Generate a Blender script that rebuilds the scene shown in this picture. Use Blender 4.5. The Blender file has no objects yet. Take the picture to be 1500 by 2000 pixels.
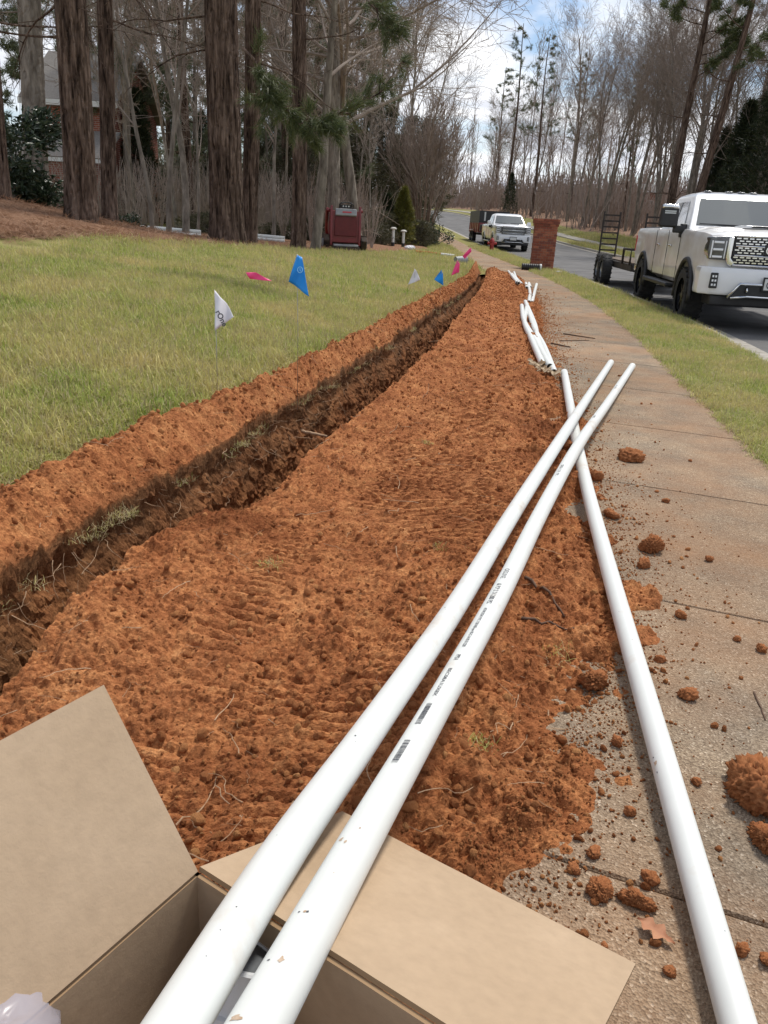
import bpy, bmesh, math, random
import numpy as np
from mathutils import Vector, Matrix

random.seed(7)
RNG = np.random.default_rng(7)
SC = bpy.context.scene
COL = SC.collection
PI = math.pi
R = math.radians

# ------------------------------------------------------------------ camera
CH = 1.15
PITCH, ROLL, FPX = R(20.5), R(3.0), 1500.0
_f = np.array([0, math.cos(PITCH), -math.sin(PITCH)])
_r0 = np.array([1.0, 0, 0]); _u0 = np.cross(_r0, _f)
_r = math.cos(ROLL)*_r0 + math.sin(ROLL)*_u0
_u = -math.sin(ROLL)*_r0 + math.cos(ROLL)*_u0
cd = bpy.data.cameras.new('camera'); cam = bpy.data.objects.new('camera', cd); COL.objects.link(cam)
cd.sensor_fit = 'VERTICAL'; cd.sensor_height = 36.0; cd.sensor_width = 27.0; cd.lens = 36.0*FPX/2000
cd.clip_start = 0.03; cd.clip_end = 2000
cam.matrix_world = Matrix(((_r[0], _u[0], -_f[0], 0), (_r[1], _u[1], -_f[1], 0), (_r[2], _u[2], -_f[2], CH), (0, 0, 0, 1)))
SC.camera = cam

def ray(u, v): return _f + _r*((u-750)/FPX) - _u*((v-1000)/FPX)
def at(u, v, z=0.0):
    d = ray(u, v); return np.array([0, 0, CH]) + d*((z-CH)/d[2])
def atd(u, v, t): return np.array([0, 0, CH]) + ray(u, v)*t

# ------------------------------------------------------------------ sky, sun, exposure
SUN_EL, SUN_AZ = 58.0, 36.0        # azimuth: degrees clockwise from +Y
world = bpy.data.worlds.new('World'); SC.world = world; world.use_nodes = True
wn = world.node_tree.nodes; wl = world.node_tree.links
for n in list(wn): wn.remove(n)
wo = wn.new('ShaderNodeOutputWorld'); bg = wn.new('ShaderNodeBackground'); bg2 = wn.new('ShaderNodeBackground')
sky = wn.new('ShaderNodeTexSky'); sky.sky_type = 'NISHITA'; sky.sun_disc = False
sky.sun_elevation = R(SUN_EL); sky.sun_rotation = R(SUN_AZ); sky.air_density = 1.0; sky.dust_density = 0.6; sky.ozone_density = 2.0
wl.new(sky.outputs[0], bg.inputs[0]); bg.inputs[1].default_value = 0.09
tc = wn.new('ShaderNodeTexCoord'); sx = wn.new('ShaderNodeSeparateXYZ'); wl.new(tc.outputs['Generated'], sx.inputs[0])
# project the view direction onto a flat cloud layer
az = wn.new('ShaderNodeMath'); az.operation = 'ADD'; az.inputs[1].default_value = 0.16; wl.new(sx.outputs[2], az.inputs[0])
dv = wn.new('ShaderNodeVectorMath'); dv.operation = 'DIVIDE'; wl.new(tc.outputs['Generated'], dv.inputs[0])
cb = wn.new('ShaderNodeCombineXYZ')
for i in range(3): wl.new(az.outputs[0], cb.inputs[i])
wl.new(cb.outputs[0], dv.inputs[1])
cn = wn.new('ShaderNodeTexNoise'); cn.inputs['Scale'].default_value = 1.15; cn.inputs['Detail'].default_value = 9; cn.inputs['Roughness'].default_value = 0.56; cn.inputs['Distortion'].default_value = 0.25
mpw = wn.new('ShaderNodeMapping'); mpw.inputs['Location'].default_value = (12.0, 6.0, 0); wl.new(dv.outputs[0], mpw.inputs[0]); wl.new(mpw.outputs[0], cn.inputs['Vector'])
cr = wn.new('ShaderNodeValToRGB'); cr.color_ramp.elements[0].position = 0.41; cr.color_ramp.elements[1].position = 0.545
wl.new(cn.outputs[0], cr.inputs[0])
cn2 = wn.new('ShaderNodeTexNoise'); cn2.inputs['Scale'].default_value = 2.6; cn2.inputs['Detail'].default_value = 6; wl.new(mpw.outputs[0], cn2.inputs['Vector'])
cr2 = wn.new('ShaderNodeValToRGB'); cr2.color_ramp.elements[0].position = 0.33; cr2.color_ramp.elements[0].color = (0.50, 0.53, 0.61, 1)
cr2.color_ramp.elements[1].position = 0.66; cr2.color_ramp.elements[1].color = (0.90, 0.91, 0.93, 1)
wl.new(cn2.outputs[0], cr2.inputs[0]); wl.new(cr2.outputs[0], bg2.inputs[0]); bg2.inputs[1].default_value = 1.0
mx = wn.new('ShaderNodeMixShader'); wl.new(cr.outputs[0], mx.inputs[0]); wl.new(bg.outputs[0], mx.inputs[1]); wl.new(bg2.outputs[0], mx.inputs[2])
wl.new(mx.outputs[0], wo.inputs[0])
sl = bpy.data.lights.new('sun', 'SUN'); sl.energy = 2.4; sl.angle = R(10); sl.color = (1.0, 0.95, 0.87)
sun = bpy.data.objects.new('sun', sl); COL.objects.link(sun)
sd = Vector((math.sin(R(SUN_AZ))*math.cos(R(SUN_EL)), math.cos(R(SUN_AZ))*math.cos(R(SUN_EL)), math.sin(R(SUN_EL))))
sun.rotation_euler = sd.to_track_quat('Z', 'Y').to_euler(); sun.location = (8, 10, 30)
vs = SC.view_settings; vs.view_transform = 'Standard'; vs.look = 'None'; vs.exposure = 0.48; vs.gamma = 1.0; vs.use_curve_mapping = False
cy = SC.cycles; cy.use_denoising = True; cy.max_bounces = 5; cy.diffuse_bounces = 3; cy.glossy_bounces = 3; cy.transmission_bounces = 4; cy.transparent_max_bounces = 6; cy.caustics_reflective = False; cy.caustics_refractive = False

# ------------------------------------------------------------------ numpy noise
_T = RNG.random((256, 256)); _JX = RNG.random((256, 256)); _JY = RNG.random((256, 256)); _JR = RNG.random((256, 256))
def vnoise(x, y):
    xi = np.floor(x).astype(int); yi = np.floor(y).astype(int); fx = x-xi; fy = y-yi
    fx = fx*fx*(3-2*fx); fy = fy*fy*(3-2*fy)
    a = _T[xi & 255, yi & 255]; b = _T[(xi+1) & 255, yi & 255]; c = _T[xi & 255, (yi+1) & 255]; d = _T[(xi+1) & 255, (yi+1) & 255]
    return (a*(1-fx)+b*fx)*(1-fy) + (c*(1-fx)+d*fx)*fy
def fbm(x, y, o=4, g=0.5):
    s = 0; a = 1.0; t = 0
    for i in range(o):
        s = s + a*vnoise(x*2**i + 17.3*i, y*2**i + 5.1*i); t += a; a *= g
    return s/t
def clods(x, y, cell, density=0.6):
    """dome-shaped lumps scattered on a jittered grid, radius up to about half a cell"""
    X = x/cell; Y = y/cell; xi = np.floor(X).astype(int); yi = np.floor(Y).astype(int); h = np.zeros_like(X)
    for dx in (-1, 0, 1):
        for dy in (-1, 0, 1):
            a = (xi+dx) & 255; b = (yi+dy) & 255
            px = xi+dx+_JX[a, b]; py = yi+dy+_JY[a, b]; q = _JR[a, b]
            rr = np.where(q < density, 0.22 + 0.5*_T[b, a], 0.0)
            d2 = ((X-px)**2 + (Y-py)**2*(0.7+0.6*_JX[b, a]))/np.maximum(rr, 1e-3)**2
            h = np.maximum(h, np.where(d2 < 1, np.sqrt(np.clip(1-d2, 0, 1))*rr, 0))
    return h*cell
def sstep(a, b, x):
    t = np.clip((x-a)/(b-a), 0, 1); return t*t*(3-2*t)
def curve(pts):
    p = np.array(pts, float); yy = np.linspace(p[0, 0], p[-1, 0], 2400); k = p[:, 0]; v = p[:, 1]
    m = np.gradient(v, k)                                   # cubic Hermite through the points
    i = np.clip(np.searchsorted(k, yy) - 1, 0, len(k)-2); h = k[i+1]-k[i]; t = (yy-k[i])/h
    z = (2*t**3-3*t**2+1)*v[i] + (t**3-2*t**2+t)*h*m[i] + (-2*t**3+3*t**2)*v[i+1] + (t**3-t**2)*h*m[i+1]
    return lambda y: np.interp(y, yy, z)

# ------------------------------------------------------------------ the lie of the land
XK = curve([(-8, 1.8), (0, 2.85), (4, 3.40), (8.2, 3.95), (10.7, 4.30), (14, 4.66), (19, 4.95), (25, 5.15), (33, 5.22), (45, 5.2), (60, 4.95), (80, 3.7), (100, 1.1), (120, -3.1), (150, -11.2), (420, -108)])   # kerb line
XR = curve([(-8, 0.45), (0, 1.56), (4.2, 2.14), (5.7, 2.37), (7.5, 2.66), (10.1, 3.05), (13.5, 3.42), (18, 3.75), (24, 3.96), (31, 4.06), (42, 4.08), (60, 3.7), (80, 2.4), (100, -.2), (120, -4.4), (150, -12.5), (420, -109.4)])   # walk, right edge
SWW = 1.5
XL = lambda y: XR(y) - SWW
G = curve([(-8, 0), (0, 0), (5, 0), (12, .04), (25, .07), (36, .11), (45, .2), (55, .42), (75, 1.2), (110, 3.2), (130, 3.75), (200, 4.2), (420, 5)])
LIPL = curve([(-3, -1.9), (0, -1.42), (2.0, -1.11), (2.6, -1.02), (3.5, -.82), (4.9, -.54), (6.7, -.16), (10.4, .54), (15.5, 1.42), (19, 1.93), (24, 2.5)])
LIPR = curve([(-3, -1.5), (0, -1.02), (1.5, -.86), (2.1, -.84), (2.55, -.77), (2.85, -.56), (3.7, -.36), (4.9, -.10), (6.05, .14), (10.6, .90), (15.5, 1.66), (19, 2.12), (24, 2.7)])
XSL = curve([(-3, -2.35), (0, -1.95), (2.7, -1.44), (3.56, -1.26), (4.3, -.98), (5.6, -.63), (8.2, -.05), (12.8, .78), (18, 1.55), (21.5, 2.0), (26, 2.3), (32, 2.48), (45, 2.45), (60, 2.1), (80, .8), (100, -1.8), (120, -6), (150, -14.1), (420, -111)])   # spoil, outer left edge
XSR = curve([(-3, -.35), (0, .02), (1.1, .18), (1.29, .36), (1.55, .5), (1.91, .66), (2.43, .82), (4.03, 1.04), (6.7, 1.4), (13.1, 2.3), (19, 2.98), (24, 3.3)])   # spoil, outer right edge
XMU = curve([(-8, -10.5), (6, -6.9), (8.6, -5.3), (9.7, -4.8), (11.2, -4.4), (13.4, -3.8), (15.5, -3.2), (19, -2.9), (21.8, -2.4), (23.2, -1.8), (25.5, -.9), (30, .5), (36, 1.5), (41, 1.0), (46, -1.5), (60, -14)])   # edge of the pine straw bed
SPOIL_END = 21.5

def lawn_z(x, y):
    d = np.maximum(0, XSL(y)-x); s = .138 - .065*sstep(15, 22, y); b = .16 - .12*sstep(9, 19, y)
    return G(y) + b*sstep(-.2, .5, d+.3) + s*9*(1-np.exp(-d/9)) + .03*(fbm(x*.7+3, y*.7, 3)-.5)*sstep(0, 2, d) + .34*np.exp(-((x+7.6)/2.2)**2-((y-13.5)/4.0)**2)
ROADW = 7.3
def right_z(x, y):
    e = x - XK(y)
    v = -.05*np.clip((x-XR(y))/np.maximum(XK(y)-XR(y), .1), 0, 1) + .012*(fbm(x*2, y*2, 2)-.5)
    f = e - ROADW - .2
    bank = .0 + .04*np.clip(f, 0, 4) + .07*np.clip(f-4, 0, 9) + .03*np.clip(f-13, 0, 40) + .10*(fbm(x*.4, y*.4, 3)-.5)*sstep(1, 5, f)
    return G(y) + np.where(e < 1, v, bank - .04)
def ground_z(x, y):
    x = np.asarray(x, float); y = np.asarray(y, float)
    return np.where(x < XR(y), np.where(x < XL(y), lawn_z(x, y), G(y)), right_z(x, y))
def gz(x, y): return float(ground_z(np.array([x]), np.array([y]))[0])

# ------------------------------------------------------------------ object helpers
def link(o, parent=None):
    COL.objects.link(o)
    if parent is not None: o.parent = parent
    return o
def tag(o, label=None, cat=None, group=None, kind=None):
    if label: o['label'] = label
    if cat: o['category'] = cat
    if group: o['group'] = group
    if kind: o['kind'] = kind
    return o
def thing(name, label, cat, loc=(0, 0, 0), rz=0.0, group=None):
    o = bpy.data.objects.new(name, None); o.empty_display_size = .1
    o.location = loc; o.rotation_euler = (0, 0, rz)
    link(o); return tag(o, label, cat, group)
def np_mesh(name, V, F, mats, smooth=False, mi=None):
    """F: (n,k) int array, or list of such arrays"""
    me = bpy.data.meshes.new(name); V = np.asarray(V, np.float32).reshape(-1, 3)
    Fs = [np.asarray(f, np.int32) for f in (F if isinstance(F, list) else [F]) if len(f)]
    tot = np.concatenate([np.full(len(f), f.shape[1], np.int32) for f in Fs]); flat = np.concatenate([f.ravel() for f in Fs])
    me.vertices.add(len(V)); me.vertices.foreach_set('co', V.ravel())
    me.loops.add(len(flat)); me.loops.foreach_set('vertex_index', flat)
    me.polygons.add(len(tot)); st = np.zeros(len(tot), np.int32); st[1:] = np.cumsum(tot)[:-1]
    me.polygons.foreach_set('loop_start', st); me.polygons.foreach_set('loop_total', tot)
    if mi is not None: me.polygons.foreach_set('material_index', np.asarray(mi, np.int32))
    me.polygons.foreach_set('use_smooth', np.full(len(tot), bool(smooth)))
    for m in (mats if isinstance(mats, (list, tuple)) else [mats]): me.materials.append(m)
    me.update(calc_edges=True); return me
def np_obj(name, V, F, mats, parent=None, smooth=False, mi=None):
    return link(bpy.data.objects.new(name, np_mesh(name, V, F, mats, smooth, mi)), parent)
def grid_faces(nr, nc, wrap=False):
    i = np.arange(nr-1)[:, None]; j = np.arange(nc if wrap else nc-1)[None, :]; j2 = (j+1) % nc
    return np.stack([i*nc+j, i*nc+j2, (i+1)*nc+j2, (i+1)*nc+j], -1).reshape(-1, 4)

class MB:
    """collects shapes into one mesh"""
    def __init__(s): s.v = []; s.f = []; s.M = Matrix()
    def add(s, vs, fs):
        b = len(s.v); s.v += [tuple(s.M @ Vector(v)) for v in vs]; s.f += [tuple(b+i for i in f) for f in fs]; return s
    def box(s, c, d, rz=0, rx=0, ry=0, taper=1.0):
        M = Matrix.Translation(c) @ Matrix.Rotation(rz, 4, 'Z') @ Matrix.Rotation(ry, 4, 'Y') @ Matrix.Rotation(rx, 4, 'X')
        vs = []
        for z in (-.5, .5):
            t = taper if z > 0 else 1.0
            for x, y in ((-.5, -.5), (.5, -.5), (.5, .5), (-.5, .5)): vs.append(M @ Vector((x*d[0]*t, y*d[1]*t, z*d[2])))
        return s.add(vs, [(3, 2, 1, 0), (4, 5, 6, 7), (0, 1, 5, 4), (1, 2, 6, 5), (2, 3, 7, 6), (3, 0, 4, 7)])
    def tube(s, P, r, k=10, cap=True, closed=False):
        P = [Vector(p) for p in P]; n = len(P); rr = r if isinstance(r, (list, tuple)) else [r]*n
        vs = []; prev = None
        for i, p in enumerate(P):
            d = (P[(i+1) % n]-P[i-1]) if closed else (P[min(i+1, n-1)]-P[max(i-1, 0)])
            d.normalize()
            if prev is None:
                a = Vector((0, 0, 1)) if abs(d.z) < .9 else Vector((1, 0, 0)); sd_ = d.cross(a).normalized()
            else: sd_ = (prev - d*prev.dot(d)).normalized()
            prev = sd_; up = sd_.cross(d)
            for j in range(k):
                t = 2*PI*j/k; vs.append(p + rr[i]*(math.cos(t)*sd_ + math.sin(t)*up))
        fs = []
        for i in range(n if closed else n-1):
            for j in range(k):
                a, b = i*k+j, i*k+(j+1) % k; c, e = ((i+1) % n)*k+(j+1) % k, ((i+1) % n)*k+j
                fs.append((a, b, c, e))
        if cap and not closed: fs += [tuple(range(k-1, -1, -1)), tuple((n-1)*k+j for j in range(k))]
        return s.add(vs, fs)
    def lathe(s, prof, k=20, c=(0, 0, 0), axis='Z', cap=True):
        vs = []
        for r_, z in prof:
            for j in range(k):
                t = 2*PI*j/k; p = (r_*math.cos(t), r_*math.sin(t), z)
                if axis == 'X': p = (p[2], p[0], p[1])
                if axis == 'Y': p = (p[0], p[2], -p[1])
                vs.append((p[0]+c[0], p[1]+c[1], p[2]+c[2]))
        n = len(prof); fs = [(i*k+j, i*k+(j+1) % k, (i+1)*k+(j+1) % k, (i+1)*k+j) for i in range(n-1) for j in range(k)]
        if cap and prof[0][0] > 1e-6: fs.append(tuple(range(k-1, -1, -1)))
        if cap and prof[-1][0] > 1e-6: fs.append(tuple((n-1)*k+j for j in range(k)))
        return s.add(vs, fs)
    def prism(s, poly, a, b, axis='X'):
        """poly of 2-D points, extruded between a and b along axis"""
        def mk(p, t): return (t, p[0], p[1]) if axis == 'X' else ((p[0], t, p[1]) if axis == 'Y' else (p[0], p[1], t))
        n = len(poly); vs = [mk(p, a) for p in poly] + [mk(p, b) for p in poly]
        return s.add(vs, [tuple(range(n-1, -1, -1)), tuple(range(n, 2*n))] + [(i, (i+1) % n, n+(i+1) % n, n+i) for i in range(n)])
    def build(s, name, mat, parent=None, bevel=0, smooth=False, seg=2, fix=True):
        me = bpy.data.meshes.new(name); me.from_pydata(s.v, [], s.f); me.materials.append(mat)
        if fix:
            bm = bmesh.new(); bm.from_mesh(me); bmesh.ops.recalc_face_normals(bm, faces=bm.faces); bm.to_mesh(me); bm.free()
        o = link(bpy.data.objects.new(name, me), parent)
        if smooth: me.polygons.foreach_set('use_smooth', [True]*len(me.polygons))
        if bevel:
            m = o.modifiers.new('bevel', 'BEVEL'); m.width = bevel; m.segments = seg; m.limit_method = 'ANGLE'; m.angle_limit = R(35)
            me.polygons.foreach_set('use_smooth', [True]*len(me.polygons))
            w = o.modifiers.new('wn', 'WEIGHTED_NORMAL'); w.keep_sharp = True
        return o
def copy_tree(o, parent=None):
    c = o.copy(); COL.objects.link(c); c.parent = parent
    for ch in o.children: copy_tree(ch, c)
    return c

# ------------------------------------------------------------------ materials
MATS = {}
def mat(name, stops, scale=5.0, rough=.8, detail=5, bump=0.0, bscale=None, coord='Object', stretch=(1, 1, 1), metal=0.0, spec=.5, coat=0.0, stops2=None, scale2=None, trans=0.0, sss=0.0, distort=0.0, nrough=.6):
    m = bpy.data.materials.new(name); m.use_nodes = True; nt = m.node_tree; N = nt.nodes; L = nt.links; b = N['Principled BSDF']
    b.inputs['Roughness'].default_value = rough; b.inputs['Metallic'].default_value = metal; b.inputs['Specular IOR Level'].default_value = spec
    b.inputs['Coat Weight'].default_value = coat; b.inputs['Coat Roughness'].default_value = .06
    if trans: b.inputs['Transmission Weight'].default_value = trans
    if len(stops) == 1 and not bump: b.inputs['Base Color'].default_value = (*stops[0][1], 1)
    else:
        t = N.new('ShaderNodeTexCoord'); mp = N.new('ShaderNodeMapping'); mp.inputs['Scale'].default_value = stretch
        L.new(t.outputs[coord], mp.inputs[0])
        nz = N.new('ShaderNodeTexNoise'); nz.inputs['Scale'].default_value = scale; nz.inputs['Detail'].default_value = detail; nz.inputs['Roughness'].default_value = nrough; nz.inputs['Distortion'].default_value = distort
        L.new(mp.outputs[0], nz.inputs['Vector'])
        rp = ramp(N, L, nz.outputs[0], stops); col = rp.outputs[0]
        if stops2:
            n2 = N.new('ShaderNodeTexNoise'); n2.inputs['Scale'].default_value = scale2; n2.inputs['Detail'].default_value = 4; L.new(mp.outputs[0], n2.inputs['Vector'])
            r2 = ramp(N, L, n2.outputs[0], stops2); mm = N.new('ShaderNodeMix'); mm.data_type = 'RGBA'; mm.blend_type = 'MULTIPLY'; mm.inputs[0].default_value = 1
            L.new(col, mm.inputs[6]); L.new(r2.outputs[0], mm.inputs[7]); col = mm.outputs[2]
        L.new(col, b.inputs['Base Color'])
        if bump:
            bz = N.new('ShaderNodeTexNoise'); bz.inputs['Scale'].default_value = bscale or scale*4; bz.inputs['Detail'].default_value = 6; bz.inputs['Roughness'].default_value = .65; L.new(mp.outputs[0], bz.inputs['Vector'])
            bp = N.new('ShaderNodeBump'); bp.inputs['Strength'].default_value = 1.0; bp.inputs['Distance'].default_value = bump
            L.new(bz.outputs[0], bp.inputs['Height']); L.new(bp.outputs[0], b.inputs['Normal'])
    MATS[name] = m; return m
def ramp(N, L, src, stops):
    rp = N.new('ShaderNodeValToRGB'); e = rp.color_ramp.elements
    while len(e) < len(stops): e.new(.5)
    for i, (p, c) in enumerate(stops): e[i].position = p; e[i].color = (*c, 1)
    L.new(src, rp.inputs[0]); return rp
soil = mat('red_clay', [(.28, (.22, .077, .027)), (.45, (.345, .125, .046)), (.58, (.455, .186, .070)), (.75, (.61, .305, .128))], scale=9, detail=9, rough=.95, bump=.010, bscale=70, spec=.15, nrough=.72,
           stops2=[(.3, (.62, .55, .52)), (.5, (1, 1, 1)), (.72, (1.0, 1.06, 1.1))], scale2=1.7)
def soil_extra():                                            # darker, browner topsoil layer and painted-in trench shade, carried as a mesh attribute
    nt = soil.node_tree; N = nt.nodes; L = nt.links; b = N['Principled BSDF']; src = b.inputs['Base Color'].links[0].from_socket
    a = N.new('ShaderNodeAttribute'); a.attribute_name = 'topsoil_shade'; mm = N.new('ShaderNodeMix'); mm.data_type = 'RGBA'
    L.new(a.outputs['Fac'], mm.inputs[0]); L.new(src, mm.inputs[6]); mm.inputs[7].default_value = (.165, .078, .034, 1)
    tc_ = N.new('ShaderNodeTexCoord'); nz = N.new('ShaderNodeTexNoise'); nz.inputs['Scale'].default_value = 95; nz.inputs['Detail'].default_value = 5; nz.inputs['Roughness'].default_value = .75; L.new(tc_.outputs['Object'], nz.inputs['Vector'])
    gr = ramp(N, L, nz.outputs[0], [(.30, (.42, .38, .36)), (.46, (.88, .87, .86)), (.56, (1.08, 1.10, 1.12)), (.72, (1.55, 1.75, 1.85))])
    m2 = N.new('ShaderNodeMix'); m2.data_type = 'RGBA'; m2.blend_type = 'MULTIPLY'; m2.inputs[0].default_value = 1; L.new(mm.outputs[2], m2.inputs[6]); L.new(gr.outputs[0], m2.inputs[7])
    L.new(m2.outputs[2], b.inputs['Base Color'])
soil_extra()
clodm = mat('clay_clod', [(.3, (.25, .085, .033)), (.5, (.37, .138, .052)), (.72, (.52, .24, .09))], scale=22, detail=8, rough=.95, bump=.004, bscale=160, spec=.15)
def clod_extra():
    nt = clodm.node_tree; N = nt.nodes; L = nt.links; b = N['Principled BSDF']; src = b.inputs['Base Color'].links[0].from_socket
    oi = N.new('ShaderNodeObjectInfo'); rp = ramp(N, L, oi.outputs['Random'], [(0, (.85, .82, .80)), (.4, (1.05, 1.05, 1.05)), (.8, (1.3, 1.4, 1.4)), (1, (1.6, 2.0, 2.1))])
    mm = N.new('ShaderNodeMix'); mm.data_type = 'RGBA'; mm.blend_type = 'MULTIPLY'; mm.inputs[0].default_value = 1
    L.new(src, mm.inputs[6]); L.new(rp.outputs[0], mm.inputs[7]); L.new(mm.outputs[2], b.inputs['Base Color'])
clod_extra()
turf = mat('turf_base', [(.3, (.17, .17, .05)), (.5, (.25, .235, .085)), (.7, (.36, .30, .14))], scale=3.0, detail=8, rough=1, bump=.02, bscale=40, spec=.1)
straw_bed = mat('pine_straw_bed', [(.3, (.13, .075, .045)), (.5, (.26, .145, .088)), (.7, (.40, .25, .16))], scale=16, detail=9, rough=1, bump=.03, bscale=45, spec=.1, nrough=.75)
litter = mat('leaf_litter', [(.3, (.15, .09, .06)), (.5, (.28, .175, .12)), (.7, (.42, .30, .21))], scale=5, detail=9, rough=1, bump=.05, bscale=20, spec=.1, nrough=.75)
kerbm = mat('kerb_concrete', [(.3, (.26, .235, .20)), (.7, (.46, .43, .375))], scale=6, detail=8, rough=.9, bump=.003, bscale=120, spec=.2)
asphalt = mat('asphalt', [(.3, (.105, .102, .10)), (.5, (.15, .146, .143)), (.7, (.20, .195, .19))], scale=1.2, detail=9, rough=.9, bump=.004, bscale=150, spec=.25, stops2=[(.35, (.8, .8, .8)), (.65, (1.1, 1.1, 1.1))], scale2=90)
pvc = mat('white_pvc', [(.30, (.66, .675, .65)), (.58, (.70, .715, .69)), (.67, (.64, .61, .56)), (.77, (.52, .44, .36))], scale=5, rough=.42, spec=.4, detail=8, nrough=.65)
pvc_in = mat('pvc_bore', [(.3, (.34, .27, .12)), (.7, (.55, .47, .27))], scale=30, rough=.7)
ink = mat('black_ink', [(.5, (.075, .078, .09))], rough=.6)
smear = mat('clay_smear', [(.3, (.38, .24, .14)), (.7, (.55, .44, .34))], scale=60, rough=.9)
card = mat('cardboard', [(.30, (.405, .295, .195)), (.5, (.43, .315, .21)), (.68, (.46, .34, .23))], scale=7, detail=9, rough=.85, spec=.2, bump=.0008, bscale=120, stretch=(1, 1, 1), stops2=[(.3, (.95, .95, .95)), (.5, (1, 1, 1)), (.7, (1.04, 1.04, 1.04))], scale2=60)
card_edge = mat('cardboard_edge', [(.5, (.32, .205, .11))], rough=.9)

def concrete():
    m = bpy.data.materials.new('aggregate_concrete'); m.use_nodes = True; N = m.node_tree.nodes; L = m.node_tree.links; b = N['Principled BSDF']
    b.inputs['Roughness'].default_value = .92; b.inputs['Specular IOR Level'].default_value = .2
    g = N.new('ShaderNodeNewGeometry'); P = g.outputs['Position']
    def nz(s, d=6, r=.6):
        n = N.new('ShaderNodeTexNoise'); n.inputs['Scale'].default_value = s; n.inputs['Detail'].default_value = d; n.inputs['Roughness'].default_value = r; L.new(P, n.inputs['Vector']); return n.outputs[0]
    def mixc(f, a, c, bt='MIX'):
        mm = N.new('ShaderNodeMix'); mm.data_type = 'RGBA'; mm.blend_type = bt
        for s, i in ((f, 0), (a, 6), (c, 7)):
            if isinstance(s, (int, float)): mm.inputs[i].default_value = s
            elif isinstance(s, tuple): mm.inputs[i].default_value = (*s, 1)
            else: L.new(s, mm.inputs[i])
        return mm.outputs[2]
    vo = N.new('ShaderNodeTexVoronoi'); vo.inputs['Scale'].default_value = 210; L.new(P, vo.inputs['Vector'])
    sp = ramp(N, L, vo.outputs['Color'], [(.15, (.20, .152, .108)), (.5, (.29, .225, .162)), (.78, (.36, .285, .208)), (.95, (.55, .46, .36))])
    base = mixc(ramp(N, L, nz(3.2, 7), [(.38, (0, 0, 0)), (.62, (1, 1, 1))]).outputs[0], (.80, .80, .80), (1.12, 1.08, 1.02))
    col = mixc(1.0, sp.outputs[0], base, 'MULTIPLY')
    stain = ramp(N, L, nz(1.1, 8, .65), [(.42, (0, 0, 0)), (.68, (.6, .6, .6))]).outputs[0]
    col = mixc(stain, col, (.36, .185, .09))
    oi = N.new('ShaderNodeObjectInfo'); rr = ramp(N, L, oi.outputs['Random'], [(0, (.86, .86, .86)), (1, (1.1, 1.1, 1.1))])
    col = mixc(1.0, col, rr.outputs[0], 'MULTIPLY'); L.new(col, b.inputs['Base Color'])
    bp = N.new('ShaderNodeBump'); bp.inputs['Distance'].default_value = .0035; bp.inputs['Strength'].default_value = 1
    ad = N.new('ShaderNodeMath'); ad.operation = 'ADD'; L.new(vo.outputs['Distance'], ad.inputs[0]); L.new(nz(140, 4), ad.inputs[1])
    L.new(ad.outputs[0], bp.inputs['Height']); L.new(bp.outputs[0], b.inputs['Normal']); return m
conc = concrete()
joint = mat('joint_dirt', [(.3, (.10, .065, .042)), (.7, (.20, .125, .078))], scale=20, rough=1)

def blade_mat(name, stops, tan):
    m = bpy.data.materials.new(name); m.use_nodes = True; N = m.node_tree.nodes; L = m.node_tree.links; b = N['Principled BSDF']
    b.inputs['Roughness'].default_value = .6; b.inputs['Specular IOR Level'].default_value = .25
    oi = N.new('ShaderNodeObjectInfo'); nz = N.new('ShaderNodeTexNoise'); nz.inputs['Scale'].default_value = 1.3; nz.inputs['Detail'].default_value = 6; nz.inputs['Roughness'].default_value = .65; L.new(oi.outputs['Location'], nz.inputs['Vector'])
    a = ramp(N, L, oi.outputs['Random'], stops); mm = N.new('ShaderNodeMix'); mm.data_type = 'RGBA'
    f = ramp(N, L, nz.outputs[0], [(.42, (0, 0, 0)), (.62, (.85, .85, .85))]); L.new(f.outputs[0], mm.inputs[0]); L.new(a.outputs[0], mm.inputs[6]); mm.inputs[7].default_value = (*tan, 1)
    L.new(mm.outputs[2], b.inputs['Base Color']); tr = N.new('ShaderNodeBsdfTranslucent'); L.new(mm.outputs[2], tr.inputs[0])
    ms = N.new('ShaderNodeMixShader'); ms.inputs[0].default_value = .28; L.new(b.outputs[0], ms.inputs[1]); L.new(tr.outputs[0], ms.inputs[2]); L.new(ms.outputs[0], N['Material Output'].inputs[0]); return m
grass_green = blade_mat('grass_green', [(0, (.20, .29, .045)), (.4, (.34, .41, .085)), (.8, (.49, .51, .14)), (1, (.66, .63, .24))], (.66, .54, .24))
grass_tan = blade_mat('grass_tan', [(0, (.34, .29, .14)), (.5, (.46, .39, .21)), (1, (.62, .54, .32))], (.46, .38, .21))
straw_m = blade_mat('pine_straw', [(0, (.20, .11, .06)), (.5, (.34, .20, .12)), (1, (.50, .33, .21))], (.28, .145, .085))
root_m = mat('root', [(.3, (.30, .17, .09)), (.7, (.52, .36, .22))], scale=40, rough=.8)
stick_m = mat('stick', [(.3, (.07, .04, .025)), (.7, (.16, .09, .055))], scale=40, rough=.9)

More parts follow.
